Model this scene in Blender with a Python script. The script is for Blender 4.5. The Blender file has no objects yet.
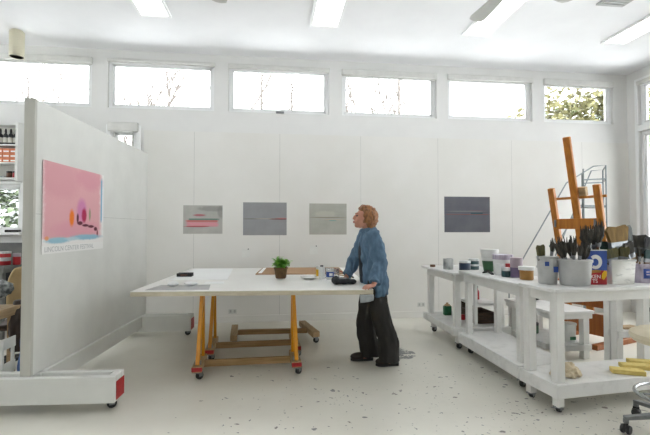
import bpy, math, random
from mathutils import Vector, Matrix, noise
random.seed(7)
PI = math.pi
COL = bpy.context.scene.collection
SC = bpy.context.scene

# ------------------------------------------------------------------ materials
def lin(h):
    h = h.lstrip('#')
    out = []
    for i in (0, 2, 4):
        c = int(h[i:i+2], 16) / 255
        out.append(c / 12.92 if c <= .04045 else ((c + .055) / 1.055) ** 2.4)
    return (*out, 1)

class NT:
    def __init__(s, name):
        s.m = bpy.data.materials.new(name); s.m.use_nodes = True
        s.t = s.m.node_tree; s.t.nodes.clear()
        s.out = s.n('ShaderNodeOutputMaterial')
    def n(s, typ, **kw):
        nd = s.t.nodes.new(typ)
        for k, v in kw.items(): setattr(nd, k, v)
        return nd
    def l(s, a, b): s.t.links.new(a, b)
    def val(s, sock, v):
        if hasattr(v, 'is_linked') or isinstance(v, bpy.types.NodeSocket): s.l(v, sock)
        else: sock.default_value = v
    def math(s, op, a, b=None, clamp=False):
        nd = s.n('ShaderNodeMath', operation=op); nd.use_clamp = clamp
        s.val(nd.inputs[0], a)
        if b is not None: s.val(nd.inputs[1], b)
        return nd.outputs[0]
    def mix(s, f, a, b):
        nd = s.n('ShaderNodeMix', data_type='RGBA')
        s.val(nd.inputs[0], f); s.val(nd.inputs[6], a); s.val(nd.inputs[7], b)
        return nd.outputs[2]
    def ramp(s, v, a, b):
        nd = s.n('ShaderNodeMapRange'); nd.clamp = True
        s.val(nd.inputs[0], v); nd.inputs[1].default_value = a; nd.inputs[2].default_value = b
        return nd.outputs[0]
    def coord(s, which='Object', scale=(1, 1, 1)):
        tc = s.n('ShaderNodeTexCoord'); mp = s.n('ShaderNodeMapping')
        mp.inputs['Scale'].default_value = scale
        s.l(tc.outputs[which], mp.inputs[0]); return mp.outputs[0]
    def noise(s, vec, scale, detail=4, rough=.55):
        nd = s.n('ShaderNodeTexNoise'); s.l(vec, nd.inputs['Vector'])
        nd.inputs['Scale'].default_value = scale; nd.inputs['Detail'].default_value = detail
        nd.inputs['Roughness'].default_value = rough
        return nd.outputs[0]
    def bsdf(s, col, rough=.5, metal=0., spec=.5, bump=None, bump_s=.2, trans=0., alpha=1.):
        p = s.n('ShaderNodeBsdfPrincipled')
        s.val(p.inputs['Base Color'], col); s.val(p.inputs['Roughness'], rough)
        p.inputs['Metallic'].default_value = metal; p.inputs['Specular IOR Level'].default_value = spec
        p.inputs['Transmission Weight'].default_value = trans; p.inputs['Alpha'].default_value = alpha
        if bump is not None:
            b = s.n('ShaderNodeBump'); b.inputs['Strength'].default_value = bump_s; b.inputs['Distance'].default_value = .01
            s.l(bump, b.inputs['Height']); s.l(b.outputs[0], p.inputs['Normal'])
        s.l(p.outputs[0], s.out.inputs[0]); return p

def mat(name, c1, c2=None, rough=.55, scale=6, stretch=(1, 1, 1), metal=0., spec=.5, bump=0., lo=.35, hi=.65, trans=0., alpha=1.):
    t = NT(name)
    if c2 is None: c2 = c1
    v = t.coord('Object', stretch); nz = t.noise(v, scale)
    col = t.mix(t.ramp(nz, lo, hi), lin(c1), lin(c2))
    t.bsdf(col, rough, metal, spec, nz if bump else None, bump, trans, alpha)
    return t.m

def emit(name, c, s):
    t = NT(name); e = t.n('ShaderNodeEmission'); e.inputs[0].default_value = lin(c); e.inputs[1].default_value = s
    t.l(e.outputs[0], t.out.inputs[0]); return t.m

def glass_mat(name, tint='#fbfcfb', gl=.10):
    t = NT(name); a = t.n('ShaderNodeBsdfTransparent'); a.inputs[0].default_value = lin(tint)
    g = t.n('ShaderNodeBsdfGlossy'); g.inputs['Roughness'].default_value = .03
    fr = t.n('ShaderNodeFresnel'); fr.inputs[0].default_value = 1.3
    mx = t.n('ShaderNodeMixShader'); t.l(t.math('ADD', fr.outputs[0], gl * .2), mx.inputs[0])
    t.l(a.outputs[0], mx.inputs[1]); t.l(g.outputs[0], mx.inputs[2]); t.l(mx.outputs[0], t.out.inputs[0])
    return t.m

def art(name, base, base2, blobs, scale=3, rough=.8, stretch=(1, 1, 1)):
    """paint on a flat sheet: blobs in the sheet's own x / z metres (kind, cx, cz, rx, rz, colour, edge noise, opacity)"""
    t = NT(name)
    v = t.coord('Object'); vs = t.coord('Object', stretch)
    col = t.mix(t.ramp(t.noise(vs, scale), .35, .65), lin(base), lin(base2))
    sp = t.n('ShaderNodeSeparateXYZ'); t.l(v, sp.inputs[0])
    n1 = t.math('SUBTRACT', t.noise(v, 9), .5); n2 = t.math('SUBTRACT', t.noise(v, 31), .5)
    for kind, cx, cz, rx, rz, c, wob, op in blobs:
        dx = t.math('DIVIDE', t.math('SUBTRACT', sp.outputs[0], cx), rx)
        dz = t.math('DIVIDE', t.math('SUBTRACT', sp.outputs[2], cz), rz)
        if kind == 'e':
            d = t.math('SQRT', t.math('ADD', t.math('MULTIPLY', dx, dx), t.math('MULTIPLY', dz, dz)))
        else:
            d = t.math('MAXIMUM', t.math('ABSOLUTE', dx), t.math('ABSOLUTE', dz))
        d = t.math('ADD', d, t.math('MULTIPLY', t.math('ADD', n1, n2), wob))
        m = t.math('MULTIPLY', t.ramp(d, 1.22 if kind == 'e' else 1.08, .72 if kind == 'e' else .92), op)
        col = t.mix(m, col, lin(c))
    t.bsdf(col, rough, 0, .2)
    return t.m

M = {}
M['wall'] = mat('white wall paint', '#dcdcda', '#e0e0de', .55, 2.5, spec=.3)
M['board'] = mat('white wallboard', '#dcdbd6', '#e0dfdb', .5, 1.7, spec=.35)
M['ceiling'] = mat('ceiling paint', '#e9eaec', '#edeef0', .7, 2, spec=.2)
M['joint'] = mat('board joint', '#9a9c99', '#b4b5b2', .8)
M['trim'] = mat('white trim enamel', '#e9ebeb', '#eff0f0', .4, 3)
M['blind'] = mat('blind fabric', '#d8d8d4', '#cfcfcb', .8, 8)
M['glass'] = glass_mat('window glass')
M['jar_glass'] = glass_mat('clear jar plastic', '#f3f5f6', .9)
M['film'] = mat('grey translucent film', '#a9afb3', '#bfc4c8', .3, 12, alpha=.75)
M['white_wood'] = mat('white painted wood', '#d9dad7', '#e2e2df', .42, 5, bump=.15)
M['panel_white'] = mat('white painted panel', '#d2d3cf', '#d9dad6', .5, 3)
M['bare_edge'] = mat('greyed panel edge', '#b5b4ac', '#c2c1ba', .6, 5, (1, 1, .1))
M['cart'] = mat('white cart paint', '#dadad7', '#e2e2df', .38, 6, bump=.1)
M['cart_top'] = mat('paint-marked cart top', '#dcdcda', '#c6c7c4', .4, 9, lo=.5, hi=.8)
M['table_top'] = mat('white table paint', '#e8e7e3', '#ecece8', .35, 3)
M['ply'] = mat('plywood edge', '#cbc3ae', '#b8af98', .6, 8, (1, 1, 6))
M['orange_wood'] = mat('orange varnished wood', '#dc9714', '#cb8510', .4, 5, (6, 6, .6), bump=.1)
M['lumber'] = mat('raw lumber', '#a48459', '#86683f', .65, 5, (.8, 8, 8), bump=.2)
M['lumber2'] = mat('pale raw lumber', '#b49a76', '#9d8360', .65, 5, (8, .8, 8), bump=.2)
M['red_tape'] = mat('red tape', '#b01f22', '#9a181c', .45, 20)
M['rubber'] = mat('black rubber', '#1b1c1d', '#242526', .5, 20)
M['steel'] = mat('dull steel', '#8c9092', '#7b7f82', .35, 15, metal=.8)
M['chrome'] = mat('brushed chrome', '#b9bcbf', '#a9adb0', .25, 15, metal=.9)
M['grey_metal'] = mat('grey ladder paint', '#7d8788', '#8c9596', .4, 12, metal=.3)
M['easel_wood'] = mat('easel oak varnish', '#b87622', '#9d5d17', .4, 4, (8, 8, .7), bump=.1)
M['easel_dark'] = mat('easel redwood boards', '#9a5a22', '#86491a', .4, 4, (8, 8, .7), bump=.1)
M['beige_metal'] = mat('beige lamp enamel', '#cfcab4', '#c6c1ab', .45, 6)
M['black'] = mat('matte black', '#141415', '#1c1c1e', .6, 12)
M['dark'] = mat('charcoal fabric', '#26272a', '#33353a', .85, 18, bump=.2)
M['fan'] = mat('light grey fan blade', '#b9bab7', '#c1c2bf', .5, 8)
M['skin'] = mat('skin', '#c6927c', '#bd8672', .5, 14, spec=.35)
M['hair'] = mat('auburn hair', '#a06c3e', '#66401f', .55, 60, (1, 1, .35), bump=.5)
M['denim'] = mat('washed blue denim', '#5a778f', '#486179', .85, 22, (1, 1, .4), bump=.3)
M['trouser'] = mat('black trousers', '#1a1917', '#24221f', .8, 20, (1, 1, .3), bump=.2)
M['shirt'] = mat('dark undershirt', '#1d242c', '#262e37', .85, 20)
M['shoe'] = mat('dark brown shoe leather', '#231b16', '#2f251e', .4, 20)
M['lip'] = mat('lip', '#a5574f', '#9a4c46', .5)
M['eye'] = mat('eye', '#3a302a', '#2a2320', .3)
M['leaf'] = mat('basil leaf', '#86c544', '#5a9c33', .45, 25)
M['soil'] = mat('potting soil', '#3c2b1d', '#2c2017', .9, 60)
M['terra'] = mat('brown pot', '#70532f', '#553c24', .7, 25, bump=.2)
M['paper'] = mat('white paper', '#f3f5f5', '#f6f8f8', .7, 3)
M['note'] = mat('small note paper', '#d9dad6', '#e2e3df', .7, 5)
M['print'] = mat('grey print', '#9b9d9d', '#b6b7b5', .6, 7, (1, 2, 1))
M['card'] = mat('brown cardboard', '#a98766', '#9c7a59', .75, 4, (1, 3, 1))
M['plate'] = mat('white plate glaze', '#e4e5e2', '#dcdedb', .25, 4)
M['yellow'] = mat('yellow paint', '#e3b51c', '#d6a514', .35, 6)
M['foam'] = mat('yellow foam block', '#d9c57a', '#cdb667', .8, 20, bump=.2)
M['blue'] = mat('blue label', '#2f4f9e', '#28458c', .5, 8)
M['whiteplastic'] = mat('white plastic', '#dcdddb', '#d3d5d3', .35, 5)
M['greyplastic'] = mat('grey translucent plastic bucket', '#b9bab9', '#a9aaaa', .4, 7)
M['mess'] = mat('paint-smeared plastic', '#c9cbca', '#6f7d80', .4, 14, (1, 1, .5), lo=.45, hi=.75)
M['whitemess'] = mat('white plastic with grey streaks', '#dcdcd6', '#8f918c', .45, 12, (1, 1, 2.2), lo=.56, hi=.74)
M['purplemess'] = mat('lilac paint-smeared plastic', '#b8b0bf', '#7f7789', .45, 11, (2, 2, .4), lo=.4, hi=.7)
M['navy'] = mat('dark blue paint', '#22344f', '#1a2940', .35, 8)
M['teal'] = mat('dark teal paint', '#2a4a4e', '#1f3a3e', .35, 8)
M['green'] = mat('dark green paint', '#2f5b37', '#24492c', .35, 10)
M['bottlegreen'] = mat('green tin', '#246b46', '#194f33', .35, 15)
M['purple'] = mat('purple paint', '#5d5075', '#766582', .35, 7)
M['pinkgrey'] = mat('dull pink paint', '#a99aa1', '#988893', .4, 8)
M['ochre'] = mat('ochre paint', '#a87a38', '#926628', .4, 10)
M['red'] = mat('red paint', '#b3242c', '#9c1c24', .35, 8)
M['brushwood'] = mat('brush handle wood', '#8a6a45', '#4d4436', .5, 9, (3, 3, .6))
M['bristle_dark'] = mat('dark paint-caked bristles', '#2e302f', '#4f4b44', .9, 40, (1, 1, .3), bump=.5)
M['bristle_grey'] = mat('grey-green paint-caked bristles', '#6b746e', '#45444a', .9, 38, (1, 1, .3), bump=.5)
M['bristle_tan'] = mat('tan bristles', '#8f7340', '#6d5630', .9, 40, (1, 1, .2), bump=.5)
M['bristle_teal'] = mat('teal stained bristles', '#3e5a5c', '#344a48', .9, 40, (1, 1, .3), bump=.5)
M['olive'] = mat('olive bristles', '#5f5a34', '#48462c', .9, 40, (1, 1, .3), bump=.5)
M['rag'] = mat('cream rag', '#d3c6ac', '#b9aa8d', .9, 25, bump=.3)
M['cream'] = mat('cream vinyl', '#cfc5ae', '#c4b99f', .5, 6)
M['tan'] = mat('tan chair shell', '#b39a6f', '#a58c62', .5, 6)
M['brownleather'] = mat('dark brown leather', '#2c1f18', '#3a2a20', .5, 12)
M['grey_bench'] = mat('grey bench paint', '#6a6b68', '#585a58', .6, 5)
M['cratebrown'] = mat('dark wooden crate', '#4b3524', '#33261b', .7, 9, (1, 6, 6))
M['plasticwrap'] = mat('crumpled clear plastic', '#8d9291', '#3b3f40', .25, 18, lo=.35, hi=.6, bump=.5)
M['orange_box'] = mat('orange tube box', '#c9704c', '#d98a63', .6, 10)
M['bluebag'] = mat('blue bag', '#3c65a0', '#2f5288', .6, 10)
M['bark'] = mat('winter bark', '#4f4a46', '#5c5753', .9, 8)
M['conifer'] = mat('snowy conifer needles', '#46543c', '#5f6b52', .9, 3)
M['bushleaf'] = mat('pale olive leaves', '#6c6a48', '#8d8a62', .8, 3)
M['bushleaf2'] = mat('green garden leaves', '#5f7a45', '#7d9460', .8, 3)
M['snow'] = mat('snow', '#eef1f4', '#f6f7f8', .8, 1)
M['light'] = emit('ceiling lamp diffuser', '#fbfdff', 4.2)
M['fixture'] = mat('lamp trim', '#eceeee', '#f2f3f3', .4, 4)
M['vent'] = mat('grey vent metal', '#b4b6b5', '#a7a9a8', .5, 8)
M['outlet'] = mat('outlet plastic', '#cfd0cc', '#c6c7c3', .4, 4)
M['skinbrown'] = mat('brown stain', '#6b4a36', '#503626', .6)
M['grey_text'] = mat('grey lettering ink', '#b6b8ba', '#b0b2b4', .7)
M['white_text'] = mat('white lettering ink', '#eeeeea', '#f2f2ee', .6)

def floor_mat():
    t = NT('white painted floor')
    v = t.coord('Object'); sp = t.n('ShaderNodeSeparateXYZ'); t.l(v, sp.inputs[0])
    base = t.mix(t.ramp(t.noise(v, 1.3, 5), .3, .7), lin('#d2cfc4'), lin('#dbd9cf'))
    base = t.mix(t.math('MULTIPLY', t.ramp(t.noise(v, 9, 6), .55, .8), .2), base, lin('#bdbbb2'))
    # where the floor is splashed: by the right-hand carts, and more thinly across the middle
    def zone(cx, cy, rx, ry):
        dx = t.math('DIVIDE', t.math('SUBTRACT', sp.outputs[0], cx), rx)
        dy = t.math('DIVIDE', t.math('SUBTRACT', sp.outputs[1], cy), ry)
        d = t.math('SQRT', t.math('ADD', t.math('MULTIPLY', dx, dx), t.math('MULTIPLY', dy, dy)))
        return t.ramp(d, 1.0, .3)
    dens = t.math('MAXIMUM', zone(2.3, 3.0, 1.7, 1.7), t.math('MULTIPLY', zone(.9, 3.3, 1.9, 1.4), .45))
    dens = t.math('MULTIPLY', dens, t.ramp(t.noise(v, 1.6, 3), .3, .62))
    wob = t.n('ShaderNodeTexNoise'); t.l(v, wob.inputs['Vector']); wob.inputs['Scale'].default_value = 16; wob.inputs['Detail'].default_value = 3
    vm = t.n('ShaderNodeVectorMath', operation='MULTIPLY_ADD'); t.l(wob.outputs['Color'], vm.inputs[0])
    vm.inputs[1].default_value = (.09, .09, 0); t.l(v, vm.inputs[2])
    for sc, rad, fac, c1, c2 in ((15, .24, .27, '#3c444e', '#5b4a40'), (30, .24, .33, '#2f353d', '#4a5560'), (9, .17, .12, '#59606c', '#433c38')):
        vo = t.n('ShaderNodeTexVoronoi'); vo.voronoi_dimensions = '2D'; t.l(vm.outputs[0], vo.inputs['Vector']); vo.inputs['Scale'].default_value = sc
        sc3 = t.n('ShaderNodeSeparateColor'); t.l(vo.outputs['Color'], sc3.inputs[0])
        on = t.math('GREATER_THAN', t.math('MULTIPLY', dens, fac), sc3.outputs[0])
        size = t.math('MULTIPLY', sc3.outputs[1], rad)
        m = t.math('MULTIPLY', on, t.math('LESS_THAN', vo.outputs['Distance'], size))
        base = t.mix(t.math('MULTIPLY', m, .8), base, t.mix(sc3.outputs[2], lin(c1), lin(c2)))
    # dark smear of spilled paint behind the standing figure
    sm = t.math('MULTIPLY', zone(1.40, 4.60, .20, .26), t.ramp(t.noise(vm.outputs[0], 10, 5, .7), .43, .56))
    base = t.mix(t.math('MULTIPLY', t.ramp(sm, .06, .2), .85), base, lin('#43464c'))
    t.bsdf(base, .37, 0, .55)
    return t.m
M['floor'] = floor_mat()

# ------------------------------------------------------------------ geometry helpers
def rotz(a): return Matrix.Rotation(a, 3, 'Z')

class MB:
    def __init__(s): s.v = []; s.f = []; s.mi = []; s.cur = 0
    def add(s, vs, fs):
        b = len(s.v); s.v += [tuple(p) for p in vs]
        s.f += [tuple(i + b for i in f) for f in fs]; s.mi += [s.cur] * len(fs); return s
    def box(s, x0, x1, y0, y1, z0, z1, R=None, o=(0, 0, 0)):
        vs = [Vector((x, y, z)) for z in (z0, z1) for y in (y0, y1) for x in (x0, x1)]
        if R is not None: vs = [R @ p + Vector(o) for p in vs]
        return s.add(vs, [(0, 2, 3, 1), (4, 5, 7, 6), (0, 1, 5, 4), (2, 6, 7, 3), (0, 4, 6, 2), (1, 3, 7, 5)])
    def bar(s, p0, p1, w, d, side=(1, 0, 0), w1=None, d1=None):
        """rectangular bar p0-p1: w across `side`, d across the third axis"""
        p0, p1 = Vector(p0), Vector(p1); t = (p1 - p0).normalized(); a = Vector(side)
        a = (a - t * a.dot(t)).normalized(); b = t.cross(a)
        w1 = w if w1 is None else w1; d1 = d if d1 is None else d1
        vs = []
        for p, ww, dd in ((p0, w, d), (p1, w1, d1)):
            vs += [p + a * (i * ww / 2) + b * (j * dd / 2) for i, j in ((-1, -1), (1, -1), (1, 1), (-1, 1))]
        return s.add(vs, [(0, 3, 2, 1), (4, 5, 6, 7), (0, 1, 5, 4), (1, 2, 6, 5), (2, 3, 7, 6), (3, 0, 4, 7)])
    def tube(s, pts, r, n=8, cap=True):
        pts = [Vector(p) for p in pts]; k = len(pts)
        rs = [r] * k if isinstance(r, (int, float)) else list(r)
        t0 = (pts[1] - pts[0]).normalized()
        a = t0.orthogonal().normalized(); vs = []
        for i, p in enumerate(pts):
            t = ((pts[min(i + 1, k - 1)] - pts[max(i - 1, 0)])).normalized()
            a = (a - t * a.dot(t)).normalized(); b = t.cross(a)
            vs += [p + (a * math.cos(2 * PI * j / n) + b * math.sin(2 * PI * j / n)) * rs[i] for j in range(n)]
        fs = [(i * n + j, i * n + (j + 1) % n, (i + 1) * n + (j + 1) % n, (i + 1) * n + j) for i in range(k - 1) for j in range(n)]
        if cap: fs += [tuple(range(n))[::-1], tuple(range((k - 1) * n, k * n))]
        return s.add(vs, fs)
    def lathe(s, prof, n=24, c=(0, 0, 0), R=None, sx=1, sy=1):
        """profile of (radius, z) from bottom to top round z"""
        vs = []
        for r, z in prof:
            for j in range(n):
                p = Vector((r * sx * math.cos(2 * PI * j / n), r * sy * math.sin(2 * PI * j / n), z))
                if R is not None: p = R @ p
                vs.append(p + Vector(c))
        k = len(prof)
        fs = [(i * n + j, i * n + (j + 1) % n, (i + 1) * n + (j + 1) % n, (i + 1) * n + j) for i in range(k - 1) for j in range(n)]
        if prof[0][0] > 1e-5: fs.append(tuple(range(n))[::-1])
        if prof[-1][0] > 1e-5: fs.append(tuple(range((k - 1) * n, k * n)))
        return s.add(vs, fs)
    def ell(s, c, r, n=14, m=9, R=None):
        c = Vector(c); vs = []; fs = []
        for i in range(m + 1):
            th = PI * i / m
            for j in range(n):
                ph = 2 * PI * j / n
                p = Vector((r[0] * math.sin(th) * math.cos(ph), r[1] * math.sin(th) * math.sin(ph), -r[2] * math.cos(th)))
                if R is not None: p = R @ p
                vs.append(p + c)
        for i in range(m):
            for j in range(n):
                fs.append((i * n + j, i * n + (j + 1) % n, (i + 1) * n + (j + 1) % n, (i + 1) * n + j))
        return s.add(vs, fs)
    def loft(s, rings):
        n = len(rings[0]); vs = [p for r in rings for p in r]; k = len(rings)
        fs = [(i * n + j, i * n + (j + 1) % n, (i + 1) * n + (j + 1) % n, (i + 1) * n + j) for i in range(k - 1) for j in range(n)]
        fs += [tuple(range(n))[::-1], tuple(range((k - 1) * n, k * n))]
        return s.add(vs, fs)
    def prism(s, outline, thick, f):
        """2-D outline extruded; f(u, v, w) -> point"""
        n = len(outline); vs = [f(u, v, 0) for u, v in outline] + [f(u, v, thick) for u, v in outline]
        fs = [tuple(range(n))[::-1], tuple(range(n, 2 * n))] + [(i, (i + 1) % n, n + (i + 1) % n, n + i) for i in range(n)]
        return s.add(vs, fs)
    def mesh(s, name, mats):
        me = bpy.data.meshes.new(name); me.from_pydata(s.v, [], s.f)
        for m in (mats if isinstance(mats, (list, tuple)) else [mats]): me.materials.append(m)
        for p, i in zip(me.polygons, s.mi): p.material_index = i
        me.validate(); me.update()
        import bmesh
        b = bmesh.new(); b.from_mesh(me); bmesh.ops.recalc_face_normals(b, faces=b.faces); b.to_mesh(me); b.free()
        return me
    def build(s, name, m, parent=None, bevel=0, smooth=40, loc=None, rz=0):
        me = s.mesh(name, m)
        for p in me.polygons: p.use_smooth = smooth > 0
        if smooth > 0: me.set_sharp_from_angle(angle=math.radians(smooth))
        o = bpy.data.objects.new(name, me); COL.objects.link(o)
        if parent is not None: o.parent = parent
        if loc is not None: o.location = loc
        o.rotation_euler.z = rz
        if bevel:
            md = o.modifiers.new('bevel', 'BEVEL'); md.width = bevel; md.segments = 2; md.limit_method = 'ANGLE'; md.angle_limit = math.radians(40)
        return o
    def remesh(s, name, m, voxel, parent=None, smooth_it=4, wrinkle=None, loc=None):
        """everything collected, fused into one continuous skin"""
        o = s.build('tmp', m)
        md = o.modifiers.new('r', 'REMESH'); md.mode = 'VOXEL'; md.voxel_size = voxel
        if smooth_it:
            ms = o.modifiers.new('s', 'SMOOTH'); ms.factor = .5; ms.iterations = smooth_it
        dg = bpy.context.evaluated_depsgraph_get(); dg.update()
        me = bpy.data.meshes.new_from_object(o.evaluated_get(dg)); me.name = name
        bpy.data.objects.remove(o)
        if wrinkle:
            nrm = [v.normal.copy() for v in me.vertices]
            for v, nn in zip(me.vertices, nrm): v.co += nn * wrinkle(v.co, nn)
        me.materials.clear(); me.materials.append(m)
        for p in me.polygons: p.use_smooth = True; p.material_index = 0
        r = bpy.data.objects.new(name, me); COL.objects.link(r)
        if parent is not None: r.parent = parent
        if loc is not None: r.location = loc
        return r

def tag(o, label=None, cat=None, group=None, kind=None):
    if label: o['label'] = label
    if cat: o['category'] = cat
    if group: o['group'] = group
    if kind: o['kind'] = kind
    return o
def thing(name, label, cat, loc=(0, 0, 0), rz=0, group=None):
    o = bpy.data.objects.new(name, None); COL.objects.link(o); o.empty_display_size = .1
    o.location = loc; o.rotation_euler.z = rz
    return tag(o, label, cat, group)
def copy_tree(o, parent=None):
    c = o.copy(); COL.objects.link(c)
    if parent is not None: c.parent = parent
    for ch in list(o.children): copy_tree(ch, c)
    return c
def dup(o, loc, rz=None, label=None, group=None):
    c = copy_tree(o); c.location = loc
    if rz is not None: c.rotation_euler.z = rz
    if label: c['label'] = label
    if group: c['group'] = group
    return c
def struct(o): o['kind'] = 'structure'; return o

# ------------------------------------------------------------------ room
XL, XR, YB, YF, H = -6.6, 5.96, 6.4, -3.2, 4.0
WALLT = .18
struct(MB().box(XL - .3, XR + .3, YF - .3, YB + .3, -.12, 0).build('floor', M['floor'], smooth=0))
ceil_o = struct(MB().box(XL - .3, XR + .3, YF - .3, YB + .3, H, H + .15).build('ceiling', M['ceiling'], smooth=0))

def wall(name, u0, u1, z0, z1, holes, place, m):
    us = sorted({u0, u1, *[h[0] for h in holes], *[h[1] for h in holes]})
    zs = sorted({z0, z1, *[h[2] for h in holes], *[h[3] for h in holes]})
    b = MB()
    for i in range(len(us) - 1):
        for j in range(len(zs) - 1):
            cu, cz = (us[i] + us[i+1]) / 2, (zs[j] + zs[j+1]) / 2
            if any(h[0] < cu < h[1] and h[2] < cz < h[3] for h in holes): continue
            b.box(*place(us[i], us[i+1]), zs[j], zs[j+1])
    return struct(b.build(name, m, smooth=0))

PITCH = 1.727
cler = [(-5.85, -4.33), (-4.12, -2.61), (-2.39, -.88), (-.67, .855), (1.06, 2.59), (2.78, 4.235), (4.44, 5.70)]
ZS, ZT = 3.15, 3.86
back_holes = [(a, b, ZS, ZT) for a, b in cler] + [(-2.34, -1.98, 1.0, 2.84), (-4.7, -3.53, 1.34, 2.02)]
wall('wall_back', XL, XR, 0, H, back_holes, lambda a, b: (a, b, YB, YB + WALLT), M['wall'])
right_y = [(6.18, 5.02), (4.82, 3.66), (3.46, 2.30), (2.1, .94)]  # only the first shows; the rest are unseen, added as light sources
right_holes = [(b, a, z0, z1) for a, b in right_y for z0, z1 in ((.45, 2.98), (3.08, 3.8))]
wall('wall_right', YF, YB + WALLT, 0, H, right_holes, lambda a, b: (XR, XR + WALLT, a, b), M['wall'])
front_fill_holes = [(-2.4, -.4, 1.0, 2.3)]  # unseen opening behind the camera, added for fill light
wall('wall_front', XL, XR, 0, H, front_fill_holes, lambda a, b: (a, b, YF - WALLT, YF), M['wall'])
wall('wall_left', YF, YB, 0, H, [(-1.6, .4, 1.0, 2.6), (3.3, 5.7, 1.0, 3.4)], lambda a, b: (XL - WALLT, XL, a, b), M['wall'])  # both openings are out of view, added to brighten the left side

# wallboard layer on the back wall up to the seam, its joints and the baseboard
bx = [(-1.88, XR)]
wb = MB(); edges = [-1.88, -1.16, .10, 1.35, 2.60, 3.85, 5.1, XR]
for a, b in zip(edges[:-1], edges[1:]): wb.box(a + .002, b - .002, YB - .016, YB, 0, 2.83)
struct(wb.build('trim_1', M['board'], smooth=0))
struct(MB().box(-1.88, XR, YB - .0145, YB, 0, 2.828).build('trim_2', M['joint'], smooth=0))
struct(MB().box(-1.88, XR, YB - .034, YB - .016, 0, .10).build('baseboard_back', M['board'], bevel=.004))
struct(MB().box(XR - .02, XR, YF, YB - .035, 0, .10).build('baseboard_right', M['board'], bevel=.004))

nwin = [0]
def window(u0, u1, z0, z1, P, blind=0, sill=False, bars=(), casing=.0, fr=.045):
    """P(u, w, z): w = metres into the room from the wall's inner face (negative: into the wall)"""
    nwin[0] += 1
    def bx(b, ua, ub, wa, wb, za, zb):
        p, q = P(ua, wa, za), P(ub, wb, zb)
        b.box(min(p[0], q[0]), max(p[0], q[0]), min(p[1], q[1]), max(p[1], q[1]), za, zb)
    b = MB()
    bx(b, u0, u0 + fr, -.13, -.05, z0, z1); bx(b, u1 - fr, u1, -.13, -.05, z0, z1)
    bx(b, u0 + fr, u1 - fr, -.13, -.05, z0, z0 + fr); bx(b, u0 + fr, u1 - fr, -.13, -.05, z1 - fr, z1)
    for u in bars: bx(b, u - .02, u + .02, -.12, -.06, z0 + fr, z1 - fr)
    w = struct(b.build('window_%d' % nwin[0], M['trim'], bevel=.004))
    b = MB()
    bx(b, u0 + fr, u0 + fr + .028, -.115, -.07, z0 + fr, z1 - fr); bx(b, u1 - fr - .028, u1 - fr, -.115, -.07, z0 + fr, z1 - fr)
    bx(b, u0 + fr, u1 - fr, -.115, -.07, z0 + fr, z0 + fr + .028); bx(b, u0 + fr, u1 - fr, -.115, -.07, z1 - fr - .028, z1 - fr)
    b.build('sash', M['trim'], w, bevel=.003)
    b = MB(); bx(b, u0 + fr + .02, u1 - fr - .02, -.095, -.091, z0 + fr + .02, z1 - fr - .02); b.build('pane', M['glass'], w, smooth=0)
    if casing:
        b = MB()
        bx(b, u0 - casing, u0, 0, .022, z0 - casing, z1 + casing); bx(b, u1, u1 + casing, 0, .022, z0 - casing, z1 + casing)
        bx(b, u0, u1, 0, .022, z1, z1 + casing); bx(b, u0, u1, 0, .022, z0 - casing, z0)
        b.build('casing', M['trim'], w, bevel=.004)
    if blind:
        b = MB(); bx(b, u0 - .01, u1 + .01, -.045, .035, z1 - blind, z1 + .012)
        b.build('roller_blind', M['blind'], w, bevel=.012)
        b = MB(); bx(b, u0 + .012, u1 - .012, -.03, -.026, z1 - blind - .02, z1 - blind); b.build('blind_hem', M['trim'], w)
    if sill:
        b = MB(); bx(b, u0 - .04, u1 + .04, 0, .09, z0 - .035, z0); b.build('sill', M['trim'], w, bevel=.004)
    return w
PB = lambda u, w, z: (u, YB - w, z)
PR = lambda u, w, z: (XR - w, u, z)
PF = lambda u, w, z: (u, YF + w, z)
PL = lambda u, w, z: (XL + w, u, z)
for i, (a, b) in enumerate(cler):
    w = window(a, b, ZS, ZT, PB, blind=[.08, .085, .035, .05, .085, .075, .09][i])
    if i == 3:
        MB().box(.04, .16, YB - .03, YB - .0, ZS - .004, ZS + .02).build('latch', M['steel'], w)
w = window(-2.34, -1.98, 1.0, 2.84, PB, blind=.0, casing=.06)
MB().box(-2.37, -1.95, YB - .07, YB, 2.80, 2.93).build('roller_blind', M['blind'], w, bevel=.015)
MB().tube([(-2.02, YB - .035, 2.80), (-2.02, YB - .035, 2.55)], .009, 6).build('blind_cord', M['joint'], w)
window(-4.7, -3.53, 1.34, 2.02, PB, sill=True, casing=.04)
for a, b in right_y:
    window(b, a, .45, 2.98, PR, casing=.05); window(b, a, 3.08, 3.8, PR, blind=.05, casing=.05)
for h in front_fill_holes: window(*h, PF, bars=((h[0] + h[1]) / 2,))  # front window is never in view, put in as fill
for h in ((-1.6, .4, 1.0, 2.6), (3.3, 5.7, 1.0, 3.4)): window(*h, PL)  # left windows are never in view, put in for their light

# outside ground under snow
struct(MB().box(-60, 60, -60, 60, -.75, -.6).build('ground', M['snow'], smooth=0))

# ------------------------------------------------------------------ shared parts
def caster(parent, x, y, ztop, r=.035, ang=0):
    """steel swivel fork with its wheel on the floor (parent's z = 0)"""
    b = MB(); b.box(-.03, .03, -.03, .03, ztop - .008, ztop)
    for s in (-1, 1): b.box(-.008, r * .9, s * .02 - .003, s * .02 + .003, r * .8, ztop - .004)
    c = b.build('caster', M['steel'], parent, loc=(x, y, 0), rz=ang)
    R = Matrix.Rotation(PI / 2, 3, 'X')
    MB().lathe([(0, -.017), (r * .3, -.017), (r * .35, -.014), (r * .93, -.016), (r, -.009), (r, .009), (r * .93, .016), (r * .35, .014), (r * .3, .017), (0, .017)], 20, (.014, 0, r), R).build('wheel', M['rubber'], c)
    return c

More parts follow.
